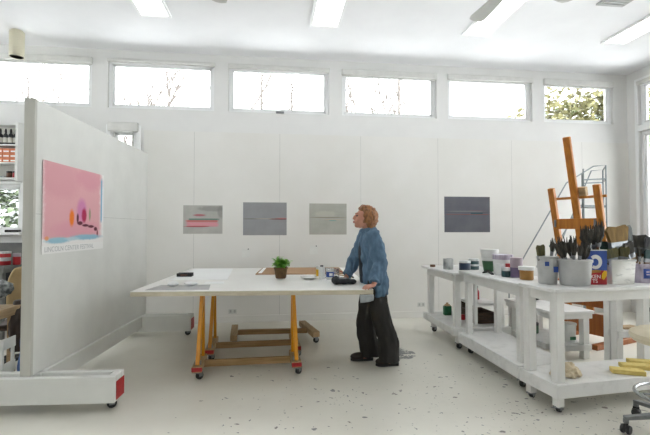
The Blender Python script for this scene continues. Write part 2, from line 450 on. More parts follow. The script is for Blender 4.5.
# ------------------------------------------------------------------ rolling display wall (left)
rw = thing('rolling_display_panel', 'tall white rolling display wall on caster feet, pink poster on its face', 'partition', (-1.825, 3.5, 0), -math.radians(3.6))
PLn = 2.36
MB().box(-.075, 0, 0, PLn, .27, 2.40).build('panel', M['panel_white'], rw, bevel=.003)
MB().box(-.078, .002, -.03, 0, .27, 2.405).build('end_post', M['bare_edge'], rw, bevel=.004)
MB().box(-.078, .004, PLn, PLn + .02, .27, 2.405).build('end_post', M['panel_white'], rw, bevel=.003)
b = MB(); b.box(.001, .0025, .0, PLn, 1.508, 1.511); b.build('seam', M['joint'], rw)
MB().box(-.075, .03, .05, PLn - .03, .12, .27).build('kick_board', M['panel_white'], rw, bevel=.004)
for yy in (-.07, PLn - .20):
    b = MB()
    b.box(-1.1, .64, yy, yy + .04, .07, .27); b.box(-1.1, .64, yy + .13, yy + .18, .07, .27)
    b.box(-1.1, .58, yy + .04, yy + .13, .07, .245); b.box(.58, .64, yy + .04, yy + .13, .07, .272)
    ft = b.build('foot', M['panel_white'], rw, bevel=.006)
    MB().box(.64, .644, yy + .03, yy + .172, .085, .225).build('red_tape', M['red_tape'], ft)
    for x, y in ((.57, yy + .09), (-1.02, yy + .09)): caster(rw, x, y, .07, .036, .6)

# poster on the display wall's face (its own top-level sheet)
ang = -math.radians(3.6)
def on_wall(dx, dy): return (-1.825 + math.cos(ang) * dx - math.sin(ang) * dy, 3.5 + math.sin(ang) * dx + math.cos(ang) * dy)
def lettering(txt, size, m, parent, loc, rot=(PI / 2, 0, 0), sx=1.0, name='lettering', ext=.0004, align='LEFT'):
    cu = bpy.data.curves.new(name, 'FONT'); cu.body = txt; cu.size = size; cu.extrude = ext; cu.align_x = align
    o = bpy.data.objects.new('tmp_text', cu); COL.objects.link(o)
    bpy.context.view_layer.update()
    me = bpy.data.meshes.new_from_object(o.evaluated_get(bpy.context.evaluated_depsgraph_get())); bpy.data.objects.remove(o)
    me.materials.clear(); me.materials.append(m); me.name = name
    r = bpy.data.objects.new(name, me); COL.objects.link(r); r.parent = parent; r.location = loc; r.rotation_euler = rot; r.scale = (sx, 1, 1)
    return r

px, py = on_wall(.007, .074)
pblobs = [('r', .485, .50, .485, .40, '#d8a3a9', .12, 1), ('e', .25, .62, .30, .16, '#cd939b', .5, .5), ('e', .75, .67, .25, .10, '#cd8a99', .5, .5), ('e', .55, .2, .4, .08, '#d493a3', .5, .5),
          ('e', .43, .30, .042, .075, '#e0761f', .25, 1), ('e', .60, .375, .085, .105, '#c97fae', .3, .9), ('e', .645, .33, .045, .07, '#a8234c', .35, 1), ('e', .75, .34, .02, .06, '#6f8f5c', .4, .8),
          ('e', .53, .30, .02, .045, '#5b2131', .3, 1), ('e', .57, .255, .05, .018, '#5b2131', .4, 1), ('e', .67, .235, .06, .013, '#5b2131', .3, 1), ('e', .78, .225, .06, .014, '#5b2131', .4, 1), ('e', .87, .20, .035, .02, '#5b2131', .4, 1), ('e', .905, .15, .014, .045, '#6b1e2c', .3, 1),
          ('r', .5, .088, .6, .030, '#e6e4e2', .35, 1), ('e', .22, .105, .19, .026, '#8fb7c6', .5, 1), ('e', .70, .125, .28, .026, '#8ab3c6', .5, 1), ('e', .45, .115, .12, .016, '#a9c5cf', .5, .8), ('e', .06, .125, .03, .018, '#e39a63', .4, .9),
          ('r', .985, .49, .016, .215, '#7fb0c9', .03, 1), ('r', .5, .035, .6, .035, '#e8e8e6', .02, 1)]
M['poster'] = art('pink poster print', '#ececea', '#e6e6e4', pblobs, 4, .55)
ps = MB().box(0, 1.035, -.002, .002, 0, .755).build('poster', M['poster'], None, smooth=0, loc=(px, py, 1.19), rz=ang + PI / 2)
tag(ps, 'large pink poster with orange and magenta blobs pinned to the rolling display wall', 'poster')
lettering('LINCOLN CENTER FESTIVAL', .060, M['grey_text'], ps, (.03, -.0025, .016), sx=1.06)

# ------------------------------------------------------------------ big work table on two rolling sawhorses
TR = -math.radians(3.7)
TO = Vector((-1.27, 3.97, 0))
def tw(u, v, z=0):
    p = rotz(TR) @ Vector((u, v, z)); return (p.x + TO.x, p.y + TO.y, z)
TZ = .83
tp = thing('plywood_tabletop', 'huge white painted plywood tabletop lying on two orange-legged sawhorses', 'tabletop', (TO.x, TO.y, TZ), TR)
MB().box(0, 2.2, 0, 2.16, -.006, 0).build('painted_face', M['table_top'], tp)
MB().box(0, 2.2, 0, 2.16, -.046, -.0062).build('plywood_core', M['ply'], tp, bevel=.002)

def sawhorse(name, label, loc, width, flen):
    t = thing(name, label, 'sawhorse', loc, math.radians(2))
    zt = TZ - .048
    for x in (0, width):
        s = 1 if x == 0 else -1
        ft = MB().box(x - .045, x + .045, 0, flen, .07, .125).build('foot', M['lumber2'], t, bevel=.004)
        MB().box(x - .047, x + .047, -.004, .0, .082, .118).build('red_tape', M['red_tape'], ft)
        mid = flen / 2
        MB().bar((x, .055, .125), (x + s * .02, mid - .03, zt - .008), .036, .05, w1=.032).build('leg', M['orange_wood'], t, bevel=.003)
        MB().bar((x + s * .012, flen - .055, .125), (x + s * .025, mid + .03, zt - .008), .030, .05, w1=.026).build('leg', M['orange_wood'], t, bevel=.003)
        b = MB(); b.box(x - .03, x + .03, .05, .09, .10, .16); b.build('bracket', M['steel'], t, bevel=.003)
        for y in (.03, flen - .05): caster(t, x + .012, y, .07, .036, .9)
    MB().box(.045, width - .045, flen / 2 - .03, flen / 2 + .03, zt - .04, zt).build('top_beam', M['white_wood'], t, bevel=.003)
    MB().box(.03, width - .03, flen / 2 - .02, flen / 2 + .02, .06, .122).build('stretcher', M['lumber'], t, bevel=.003)
    return t
sawhorse('rolling_sawhorse', 'front rolling sawhorse with orange A-frame legs and red-taped feet under tabletop edge', (-.69, 4.00, 0), .92, .42)
sawhorse('rolling_sawhorse', 'second rolling sawhorse with orange legs behind the front one under tabletop', (-.66, 4.55, 0), .92, .56)

d = thing('wooden_dolly', 'low raw timber dolly frame on casters lying behind both sawhorses', 'dolly', (-.48, 5.5, 0), -math.radians(1))
MB().bar((.035, -.46, .108), (-.01, .12, .108), .08, .065).build('foot', M['lumber2'], d, bevel=.004)
MB().bar((1.01, -.40, .113), (.87, .24, .113), .09, .065).build('foot', M['lumber2'], d, bevel=.004)
MB().box(.06, .91, -.21, -.15, .085, .14).build('stretcher', M['lumber'], d, bevel=.003)
for x, y in ((.03, -.41), (-.005, .07), (1.0, -.35), (.88, .2)): caster(d, x, y, .075, .036, .5)

# things lying on the tabletop (drawn in the table's own u, v)
def tinv(x, y):
    p = rotz(-TR) @ Vector((x - TO.x, y - TO.y, 0)); return p.x, p.y
def sheet(name, label, cat, pts, thick, m, z=TZ):
    c = Vector((sum(p[0] for p in pts) / 4, sum(p[1] for p in pts) / 4, 0))
    b = MB(); b.prism([(p[0] - c.x, p[1] - c.y) for p in pts], thick, lambda u, v, w: (u, v, w))
    o = b.build(name, m, None, smooth=0, loc=(c.x, c.y, z + .0003)); return tag(o, label, cat)
sheet('paper_sheet', 'large white sheet of paper flat on tabletop, dark tray on it', 'paper', [(-1.12, 4.78), (-.50, 4.74), (-.55, 6.0), (-1.08, 6.05)], .004, M['paper'])
bt = thing('paint_tray', 'small black tray with brown content lying on large white paper', 'tray', (-1.02, 5.10, TZ + .0045), TR)
b = MB(); b.box(-.085, .085, -.05, .05, 0, .012); b.box(-.085, .085, -.05, -.042, .012, .04); b.box(-.085, .085, .042, .05, .012, .04); b.box(-.085, -.04, -.042, .042, .012, .038); b.box(.04, .085, -.042, .042, .012, .038)
b.build('case', M['black'], bt, bevel=.003)
MB().box(-.038, .038, -.051, .04, .012, .026).build('filling', M['skinbrown'], bt)
sheet('grey_print', 'grey printed sheet lying along near left edge of tabletop', 'print', [(-1.16, 4.03), (-.585, 4.0), (-.62, 4.33), (-1.10, 4.36)], .003, M['print'])
def crumple(name, label, loc, r, seed):
    rnd = Vector((seed * 3.1, seed, 0)); b = MB(); b.ell((0, 0, r[2]), r, 18, 12)
    b.v = [tuple(Vector(p) * (1 + .28 * noise.noise(Vector(p) * 28 + rnd))) for p in b.v]
    b.v = [(x, y, max(z, 0)) for x, y, z in b.v]
    return tag(b.build(name, M['paper'], None, smooth=25, loc=loc), label, 'paper')
crumple('crumpled_paper', 'left crumpled white paper scrap on the grey print', (-.96, 4.25, TZ + .0035), (.05, .04, .024), 1)
crumple('crumpled_paper', 'right crumpled white paper scrap on the grey print', (-.80, 4.27, TZ + .0035), (.06, .04, .022), 2)
sheet('paper_slip', 'narrow white paper slip on tabletop just behind the grey print', 'paper', [(-.70, 4.42), (-.50, 4.41), (-.51, 4.56), (-.70, 4.57)], .003, M['paper'])
cb = sheet('cardboard_sheet', 'brown cardboard sheet lying on tabletop behind the potted basil', 'cardboard', [(-.21, 5.2), (.88, 5.12), (.93, 5.92), (-.14, 6.0)], .012, M['card'])
b = MB(); b.box(-.545, -.50, -.34, .36, .0122, .0128); tg = b.build('white_tape', M['paper'], cb, smooth=0)
tg.rotation_euler.z = -.07; tg.location = (0.02, 0.0, 0)

# potted basil
pl = thing('potted_basil', 'bushy green basil plant in a brown pot on the tabletop', 'plant', (.09, 4.80, TZ + .001))
MB().lathe([(.052, 0), (.060, .01), (.074, .108), (.080, .108), (.081, .125), (.072, .125), (.070, .112)], 28).build('pot', M['terra'], pl)
MB().lathe([(.0, .113), (.0715, .112), (.0705, .104), (0, .104)], 20).build('soil', M['soil'], pl)
st = MB(); lf = MB()
def leaf(b, p, d, up, L, W):
    d = d.normalized(); s = d.cross(up).normalized(); n = s.cross(d)
    row = [(0, .0, 0), (.3, .8, .05), (.6, 1, .06), (.85, .6, .02), (1, 0, -.06)]
    vs = []
    for t, w, h in row:
        for k in (-1, 0, 1): vs.append(p + d * (L * t) + s * (W * .5 * w * k) + n * (L * h - (0 if k == 0 else -.12) * W * w))
    b.add(vs, [(i*3+k, i*3+k+1, i*3+k+4, i*3+k+3) for i in range(4) for k in (0, 1)])
for i in range(30):
    a = random.uniform(0, 2*PI); tilt = random.uniform(.1, 1.3); L = random.uniform(.07, .145)
    d = Vector((math.cos(a) * math.sin(tilt), math.sin(a) * math.sin(tilt), math.cos(tilt)))
    p0 = Vector((random.uniform(-.03, .03), random.uniform(-.03, .03), .110)); p1 = p0 + d * L
    st.tube([p0, p0 + d * L * .5 + Vector((0, 0, .006)), p1], [.0022, .002, .0014], 5)
    for k in range(8):
        aa = random.uniform(0, 2*PI); q = p0 + d * L * random.uniform(.45, 1.02)
        dd = Vector((math.cos(aa), math.sin(aa), random.uniform(-.25, .5)))
        leaf(lf, q, dd, Vector((0, 0, 1)), random.uniform(.045, .07), random.uniform(.036, .052))
st.tube([(0, 0, .11), (.008, 0, .19), (.012, 0, .235)], [.0025, .002, .0015], 5)
for aa in (0, 1.6, 3.2, 4.7): leaf(lf, Vector((.012, 0, .235)), Vector((math.cos(aa), math.sin(aa), .2)), Vector((0, 0, 1)), .026, .018)
st.build('stems', M['leaf'], pl); lf.build('foliage', M['leaf'], pl)

pt = tag(MB().lathe([(0, .004), (.055, 0), (.060, .004), (.092, .018), (.098, .022), (.094, .026), (.06, .010), (0, .009)], 32).build('plate', M['plate'], None, loc=(.40, 4.70, TZ + .001)), 'round white plate on the tabletop right of the potted basil', 'plate')
# bottles and jars beside the plate
def jar(name, label, cat, loc, r, h, m, lid=None, lidr=1.03, lidh=.02, fill=None, fillh=.5, neck=False, taper=1.0, band=None, group=None):
    t = thing(name, label, cat, loc, random.uniform(0, 2), group)
    b = MB()
    if neck: prof = [(r * .9, 0), (r, .008), (r, h * .62), (r * .8, h * .74), (r * .42, h * .82), (r * .42, h)]
    else: prof = [(r * .93 * taper, 0), (r * taper, .006), (r, h * .9), (r * .97, h)]
    if not lid:
        prof += [(r * .9 * (1 if not neck else .4), h), (r * .88 * taper * (1 if not neck else .4), h * .55)]
    b.lathe(prof, 24); b.build('body', m, t)
    if lid:
        lr = r * lidr * (.48 if neck else 1)
        MB().lathe([(lr, h - .006), (lr, h + lidh - .003), (lr * .96, h + lidh), (0, h + lidh)], 24).build('lid', lid, t)
    if fill: MB().lathe([(r * .975 * taper, .008), (r * (taper + (1 - taper) * fillh) * .975, h * fillh), (0, h * fillh)], 24).build('contents', fill, t)
    if band:
        bm_, z0, z1 = band; MB().lathe([(r * 1.006, h * z0), (r * 1.006, h * z1)], 24).build('label_band', bm_, t)
    return t
jar('paint_bottle', 'small yellow paint bottle with white cap on tabletop beside plate', 'bottle', (.535, 4.98, TZ + .001), .026, .085, M['yellow'], M['whiteplastic'], 1.0, .035, )
jar('plastic_jar', 'tall white plastic jar with small black cap between yellow bottle and blue-labelled jar', 'jar', (.545, 4.70, TZ + .001), .036, .135, M['whiteplastic'], M['black'], .5, .016)
bl = jar('labelled_jar', 'white jar with big blue label on tabletop', 'jar', (.625, 4.60, TZ + .001), .042, .115, M['whiteplastic'], M['jar_glass'], 1.02, .012, band=(M['blue'], .28, .78))
b = MB(); b.box(-.018, .018, -.0435, -.041, .045, .075); b.build('label_mark', M['paper'], bl); bl.rotation_euler.z = .1
jar('clear_jar', 'clear empty glass jar right of the blue-labelled jar', 'jar', (.705, 4.68, TZ + .001), .036, .115, M['jar_glass'])
jar('clear_jar', 'short clear cup behind the blue-labelled jar', 'cup', (.62, 4.80, TZ + .001), .036, .11, M['jar_glass'])
for i, (p0, p1, lab, m) in enumerate((((.69, 4.72, .945), (.90, 4.62, TZ + .012), 'red-handled brush leaning down from the clear glass jar', 'red'), ((.72, 4.86, TZ + .03), (.92, 4.75, TZ + .01), 'pale wooden brush lying behind the black pouch', 'lumber2'))):
    t = thing('paintbrush', lab, 'paintbrush', p0)
    v = Vector(p1) - Vector(p0)
    MB().tube([(0, 0, 0), v * .45, v * .78], [.003, .006, .004], 8).build('handle', M[m], t)
    MB().tube([v * .78, v * .86], [.005, .006], 8).build('ferrule', M['steel'], t)
    MB().tube([v * .86, v * .95, v], [.006, .007, .002], 8).build('bristles', M['bristle_dark'], t)
# black pouch
b = MB()
b.ell((0, 0, .036), (.09, .06, .036), 20, 12); b.ell((.075, -.01, .030), (.07, .05, .03), 16, 10); b.ell((-.07, 0, .045), (.045, .05, .045), 16, 10)
b.v = [(x, y, max(0, z)) for x, y, z in b.v]
po = thing('black_pouch', 'soft black pouch lying on tabletop by the standing person', 'pouch', (.70, 4.20, TZ + .001), .1)
b.remesh('bag', M['dark'], .008, po, 4, lambda c, n: .006 * noise.noise(c * 22))
MB().tube([(-.10, -.01, .05), (-.02, -.04, .068), (.07, -.045, .06), (.13, -.02, .035)], .0035, 6).build('zip_piping', M['steel'], po)

# clear plastic hanging over the table's right corner
b = MB(); g = []
for i in range(7):
    for j in range(5): g.append((.07 * math.sin(i * 1.3 + j) * .06 + .0, -.005 * j + .008 * math.sin(i * .9 + j * 1.7), 0))
def film(u, v): return Vector((u * .13, .006 * math.sin(u * 9 + v * 5), -v * .075 * (1 - .25 * u * u)))
vs = [film(i / 8, j / 5) for j in range(6) for i in range(9)]
b.add(vs, [(j*9+i, j*9+i+1, j*9+i+10, j*9+i+9) for j in range(5) for i in range(8)])
pf = b.build('plastic_scrap', M['film'], None, loc=(.80, 3.828, TZ - .047)); md = pf.modifiers.new('s', 'SOLIDIFY'); md.thickness = .0015
tag(pf, 'crumpled grey plastic scrap hanging under the tabletop corner by the hand', 'plastic')

# ------------------------------------------------------------------ person leaning on the table
OX, OY = 1.06, 4.30
def L(x, y, z): return Vector((x - OX, y - OY, z))      # room point -> the figure's own coordinates
body = MB()
def limb(pts, rs, n=14):
    body.tube(pts, rs, n)
    for p, r in zip(pts, rs): body.ell(p, (r, r, r), n, 8)
# trunk
def oval(c, rx, ry, n=24, ax=0.0, wob=0, ph=0):
    R = Matrix.Rotation(ax, 3, 'Y')
    return [Vector(c) + R @ Vector((rx * math.cos(2*PI*j/n) * (1 + wob * math.sin(5*2*PI*j/n + ph)), ry * math.sin(2*PI*j/n) * (1 + wob * math.sin(7*2*PI*j/n + ph)), 0)) for j in range(n)]
body.loft([oval((-.02, 0, .78), .10, .15), oval((-.02, 0, .88), .105, .165), oval((-.02, 0, 1.0), .095, .145), oval((-.035, 0, 1.14), .11, .16), oval((-.05, 0, 1.26), .10, .165), oval((-.055, 0, 1.33), .07, .12), oval((-.06, 0, 1.37), .05, .06)])
limb([(-.055, 0, 1.33), (-.075, 0, 1.39), (-.095, 0, 1.44)], [.056, .052, .05])
# near (left) arm: shoulder, elbow, wrist resting on the table's corner
S1, E1, W1 = L(1.0, 4.135, 1.29), L(1.05, 4.04, 1.045), L(.965, 3.93, .882)
limb([S1, (S1 + E1) / 2, E1, (E1 + W1) / 2, W1], [.05, .043, .037, .035, .025])
S2, E2, W2 = L(.985, 4.465, 1.29), L(.90, 4.52, 1.075), L(.79, 4.46, .885)
limb([S2, (S2 + E2) / 2, E2, (E2 + W2) / 2, W2], [.05, .043, .037, .035, .025])
def hand(w, fwd, side, up, spread=1.0):
    """palm at the wrist w, four unequal bent fingers along fwd, thumb leaving the palm's side"""
    fwd, side, up = Vector(fwd).normalized(), Vector(side).normalized(), Vector(up).normalized()
    palm = w + fwd * .045 - up * .022
    R = Matrix((fwd, side, up)).transposed()
    body.ell(palm, (.048, .038, .015), 14, 8, R)
    body.tube([w, w + fwd * .02 - up * .012], [.025, .022], 10)
    for k, (o, ln) in enumerate(((-.027, .060), (-.009, .072), (.009, .068), (.026, .052))):
        p0 = palm + fwd * .034 + side * o
        p1 = p0 + fwd * ln * .5 + side * o * .25 + up * .008
        p2 = p1 + fwd * ln * .3 - up * .010; p3 = p2 + fwd * ln * .24 - up * .012
        body.tube([p0 - fwd * .02, p0, p1, p2, p3], [.010, .0098, .009, .0085, .007], 8)
        body.ell(p3, (.0072,) * 3, 8, 6)
    q0 = palm - fwd * .02 - side * .03; q1 = q0 + fwd * .03 - side * .026; q2 = q1 + fwd * .028 - side * .008 - up * .008
    body.tube([palm - fwd * .025, q0, q1, q2], [.013, .012, .0105, .008], 8); body.ell(q2, (.0085,) * 3, 8, 6)
hand(W1, (-.75, -.55, -.12), (.55, -.75, 0), (0, 0, 1))
hand(W2, (-1, -.15, -.12), (-.15, 1, 0), (0, 0, 1))
# legs and feet
H1, K1, A1 = Vector((-.02, -.085, .80)), L(1.11, 4.20, .43), L(1.22, 4.20, .085)
H2, K2, A2 = Vector((-.02, .085, .80)), L(.98, 4.40, .43), L(1.0, 4.40, .085)
for h, k, a in ((H1, K1, A1), (H2, K2, A2)):
    limb([h, (h + k) / 2, k, k * .6 + a * .4, a], [.085, .072, .053, .05, .036])
    body.tube([a + Vector((.02, 0, -.04)), a + Vector((-.10, 0, -.05)), a + Vector((-.16, 0, -.058))], [.034, .034, .024], 10)
# head, tilted back a little, looking left along the table
HC = Vector((-.118, 0, 1.505)); HR = Matrix.Rotation(math.radians(9), 3, 'Y')
def hp(x, y, z): return HC + HR @ Vector((x, y, z))
def he(c, r, rot=0): body.ell(hp(*c), r, 18, 12, HR @ Matrix.Rotation(rot, 3, 'Y'))
he((.01, 0, .015), (.093, .073, .098)); he((-.03, 0, -.045), (.062, .058, .066)); he((-.058, 0, -.088), (.030, .030, .024))
he((-.072, 0, .028), (.022, .05, .02)); he((-.05, .033, -.018), (.035, .028, .03)); he((-.05, -.033, -.018), (.035, .028, .03))
body.tube([hp(-.084, 0, .022), hp(-.103, 0, -.008), hp(-.108, 0, -.022), hp(-.088, 0, -.032)], [.009, .012, .014, .011], 10)
he((-.086, 0, -.058), (.016, .024, .012))
for s in (-1, 1): he((.012, s * .073, -.012), (.018, .010, .030))
person = body.remesh('person', M['skin'], .0055, None, 3, loc=(OX, OY, 0))
tag(person, 'standing person in blue denim shirt and wide black trousers leaning on the tabletop', 'person')
for s in (-1, 1):
    MB().ell(hp(-.082, s * .031, .010), (.010, .012, .0085), 12, 8).build('eye', M['eye'], person)
    b = MB(); b.tube([hp(-.091, s * .014, .030), hp(-.09, s * .032, .036), hp(-.078, s * .05, .031)], [.004, .005, .003], 6); b.build('eyebrow', M['hair'], person)
b = MB(); b.tube([hp(-.094, -.021, -.057), hp(-.103, 0, -.052), hp(-.094, .021, -.057)], [.003, .006, .003], 8); b.tube([hp(-.094, -.018, -.062), hp(-.101, 0, -.065), hp(-.094, .018, -.062)], [.003, .006, .003], 8)
b.build('lips', M['lip'], person)
# hair: curly bob, cut back from the face
hb = MB(); n, m = 40, 30; vs = []
for i in range(m + 1):
    th = PI * i / m
    for j in range(n):
        ph = 2 * PI * j / n
        d = Vector((math.sin(th) * math.cos(ph), math.sin(th) * math.sin(ph), -math.cos(th)))
        r = Vector((d.x * .120, d.y * .104, d.z * (.122 if d.z > 0 else .165))).length
        facing = -d.x
        face = max(0, min(1, (facing - .28) / .22)) * max(0, min(1, (.62 - d.z) / .2))
        low = max(0, min(1, (-d.z - .5) / .3)) * max(0, min(1, (.30 + facing) / .3))
        r *= 1 - .5 * max(face, low)
        r *= 1 + .09 * noise.noise(d * 6) + .05 * noise.noise(d * 14)
        vs.append(hp(.022, 0, .012) + HR @ (d * r))
hb.add(vs, [(i*n+j, i*n+(j+1) % n, (i+1)*n+(j+1) % n, (i+1)*n+j) for i in range(m) for j in range(n)])
for k in range(70):
    a = random.uniform(0, 2*PI); e = random.uniform(-.5, 1.2)
    d = Vector((math.cos(a) * math.cos(e), math.sin(a) * math.cos(e), math.sin(e)))
    if -d.x > .35 and d.z < .66: continue
    p = hp(.022, 0, .012) + HR @ Vector((d.x * .113, d.y * .093, d.z * .113))
    hb.ell(p, (random.uniform(.016, .026), random.uniform(.016, .026), random.uniform(.018, .03)), 10, 7)
hb.remesh('hair', M['hair'], .007, person, 1, lambda c, nn: .006 * noise.noise(c * 60))

# denim shirt, worn open and loose
def fold(sc, amp): return lambda c, nn: amp * (noise.noise(Vector((c.x * sc, c.y * sc, c.z * sc * .35))) + .5 * noise.noise(Vector((c.x * sc * 2, c.y * sc * 2, c.z * sc))))
jk = MB()
jk.loft([oval((.005, 0, .715), .12, .19, ax=-.1), oval((-.005, 0, .82), .135, .205), oval((-.015, 0, .95), .135, .205), oval((-.03, 0, 1.10), .135, .20), oval((-.045, 0, 1.22), .128, .195), oval((-.05, 0, 1.31), .10, .165), oval((-.06, 0, 1.355), .072, .10), oval((-.07, 0, 1.395), .066, .075)])
def sleeve(S, E_, W_, cuff):
    m1 = (S + E_) / 2; m2 = (E_ + W_) / 2; end = E_ + (W_ - E_) * cuff
    pts = [S + Vector((0, 0, .01)), m1, E_, m2, end]; rs = [.088, .078, .073, .066, .058]
    jk.tube(pts, rs, 18)
    for p, r in zip(pts[:-1], rs): jk.ell(p, (r, r, r), 18, 10)
    ax = (W_ - E_).normalized(); jk.tube([end - ax * .035, end + ax * .012], [.064, .062], 18)
sleeve(S1, E1, W1, 1.0); sleeve(S2, E2, W2, .93)
ds = jk.remesh('denim_shirt', M['denim'], .008, person, 5, fold(17, .022))
# collar and shirt tail as pieces of the shirt
b = MB()
vs = []
for i in range(25):
    a = -PI + .5 + (2 * PI - 1.0) * i / 24
    for z, r in ((1.35, .078), (1.405, .074), (1.37, .092)):
        vs.append(Vector((-.062 - (z - 1.35) * .2 + r * math.cos(a), r * 1.05 * math.sin(a), z + .012 * math.cos(a))))
b.add(vs, [(i*3+k, i*3+k+1, (i+1)*3+k+1, (i+1)*3+k) for i in range(24) for k in (0, 1)])
co = b.build('collar', M['denim'], ds); md = co.modifiers.new('s', 'SOLIDIFY'); md.thickness = .006
un = MB(); un.loft([oval((-.125, .0, .84), .035, .06), oval((-.138, .0, 1.0), .035, .06), oval((-.142, .0, 1.15), .036, .06), oval((-.135, .0, 1.25), .035, .055), oval((-.105, .0, 1.33), .03, .05), oval((-.09, 0, 1.36), .02, .04)])
un.remesh('undershirt', M['shirt'], .008, person, 2, fold(18, .006))
# trousers: waist and two wide legs
tr = MB()
tr.loft([oval((-.02, 0, .93), .11, .17), oval((-.02, 0, .82), .122, .185), oval((-.02, 0, .74), .125, .19), oval((-.01, 0, .66), .115, .175)])
def tleg(h, k, a, w):
    m1 = h * .5 + k * .5; m2 = k * .45 + a * .55
    tr.loft([oval(h + Vector((0, 0, -.02)), .10, .098), oval(m1, .10, .10, wob=.03), oval(k, .10, .10, wob=.04, ph=1), oval(m2, .102, .10, wob=.06, ph=2), oval(Vector((a.x - w, a.y, .05)), .112, .105, wob=.07, ph=2.5)])
tleg(H1, K1, A1, .05); tleg(H2, K2, A2, -.035)
tr.remesh('trousers', M['trouser'], .009, person, 3, fold(13, .014))
for a, dx in ((A1, 0), (A2, 0)):
    b = MB(); z0 = .0
    b.loft([[Vector((a.x + x, a.y + y, z)) for x, y in ((.062, 0), (.05, .034), (-.02, .038), (-.11, .046), (-.165, .034), (-.185, 0), (-.165, -.034), (-.11, -.046), (-.02, -.038), (.05, -.034))] for z in (0.002, .028)])
    s = b.build('shoe_sole', M['rubber'], person, bevel=.004)
    b = MB(); b.ell((a.x - .10, a.y, .045), (.088, .044, .042), 18, 10); b.ell((a.x + .0, a.y, .055), (.066, .037, .058), 16, 10); b.tube([(a.x + .005, a.y, .05), (a.x + .005, a.y, .13)], [.042, .042], 14)
    b.v = [(x, y, max(.024, z)) for x, y, z in b.v]
    b.remesh('shoe', M['shoe'], .006, person, 3)

# ------------------------------------------------------------------ pictures and small things on the back wall
WF = YB - .016
def painting(label, x0, x1, z0, z1, m):
    o = MB().box(0, x1 - x0, -.002, .002, 0, z1 - z0).build('hanging_painting', m, None, smooth=0, loc=(x0, WF - .0022, z0))
    return tag(o, label, 'painting')
painting('small unframed grey painting with pink and red bands on the back wall', -1.31, -.745, 1.315, 1.735,
    art('art grey pink', '#a9a9a4', '#b5b4af', [('e', .42, .37, .20, .04, '#8b8b87', .5, .7), ('e', .54, .33, .05, .10, '#7c7d79', .5, .5), ('e', .23, .275, .09, .018, '#a8606a', .5, .9), ('r', .27, .155, .225, .05, '#cc949b', .15, 1), ('r', .27, .187, .225, .013, '#bd6f68', .3, .9), ('r', .29, .213, .22, .012, '#5b8275', .3, .9), ('e', .20, .107, .19, .011, '#ab525a', .5, .9), ('r', .3, .14, .2, .02, '#d697a0', .4, .8)], 5))
painting('unframed plain grey painting with a thin reddish line, above the basil plant', -.445, .205, 1.292, 1.785,
    art('art plain grey', '#8f9092', '#969799', [('e', .14, .245, .16, .006, '#6f6a63', .3, .8), ('e', .33, .247, .16, .005, '#b0a898', .3, .8), ('e', .55, .243, .16, .009, '#7b3f3d', .4, .9), ('e', .58, .256, .10, .006, '#b27b7c', .4, .9)], 4))
painting('pale greenish grey unframed painting with faint horizon, nearest behind the person', .55, 1.125, 1.30, 1.775,
    art('art pale grey', '#a5a59c', '#afafa7', [('e', .25, .31, .18, .05, '#bdbdb0', .5, .6), ('e', .28, .262, .28, .008, '#857f71', .4, .8), ('e', .36, .215, .06, .009, '#7ea39d', .3, .9), ('e', .38, .23, .18, .008, '#bcae9b', .4, .7)], 5))
painting('dark slate grey unframed painting with fine red line, right of the person', 2.70, 3.465, 1.333, 1.90,
    art('art slate', '#5f6068', '#68696f', [('r', .38, .285, .36, .004, '#8d4f47', .2, .9), ('e', .35, .33, .30, .012, '#7b7c7f', .5, .8), ('r', .54, .303, .10, .014, '#2f4f55', .3, .9), ('e', .53, .345, .13, .006, '#7c5f63', .4, .8), ('r', .38, .315, .36, .006, '#55565e', .2, .7)], 4))
for x, z, lab in ((-.40, 1.06, 'small white note pinned to wall under the plain grey painting'), (.62, 1.10, 'small white note pinned to wall under the pale greenish painting')):
    t = thing('wall_note', lab, 'note', (x, WF - .001, z))
    MB().box(-.06, .06, -.0015, .001, -.10, .03).build('paper', M['note'], t, smooth=0)
    MB().tube([(.035, -.001, .025), (.035, -.012, .025)], [.007, .009], 8).build('pin', M['black'], t)
for x, z, lab in ((-.59, .165, 'wall outlet plate low on back wall under the tabletop'), (2.31, .20, 'wall outlet plate low on back wall between person and white cart')):
    t = thing('wall_outlet', lab, 'outlet', (x, WF, z))
    MB().box(-.06, .06, -.006, 0, -.035, .035).build('plate', M['outlet'], t, bevel=.002)
    for s in (-.03, .03): MB().box(s - .014, s + .014, -.0075, -.006, -.02, .02).build('socket', M['joint'], t, bevel=.001)

# ------------------------------------------------------------------ ceiling fittings
for i, (x, lab) in enumerate(((-1.43, 'long ceiling lamp panel over the left end of the tabletop'), (.65, 'long ceiling lamp panel above the person and third window'), (2.69, 'long ceiling lamp panel half hidden by the big fan blade'), (4.73, 'long ceiling lamp panel nearest the right wall'))):
    t = thing('ceiling_lamp', lab, 'ceiling light', (x, 4.66, H))
    b = MB()
    for x0, x1, y0, y1 in ((-.19, -.155, -.64, .64), (.155, .19, -.64, .64), (-.155, .155, .605, .64), (-.155, .155, -.64, -.605)): b.box(x0, x1, y0, y1, -.022, 0)
    b.build('frame', M['fixture'], t, bevel=.003)
    MB().box(-.155, .155, -.605, .605, -.016, -.002).build('diffuser', M['light'], t, smooth=0)
t = thing('ceiling_spotlight', 'beige cylinder spotlight hanging from ceiling over the display wall', 'spotlight', (-3.36, 5.94, H))
RT = Matrix.Rotation(math.radians(5), 3, 'Y')
b = MB(); b.lathe([(.077, -.345), (.086, -.35), (.086, -.02), (.07, 0)], 32); b.lathe([(.077, -.345), (.072, -.29), (.0, -.27)], 32)
b.build('housing', M['beige_metal'], t)
MB().lathe([(.076, -.340), (.068, -.30), (0, -.29)], 28).build('black_baffle', M['black'], t)
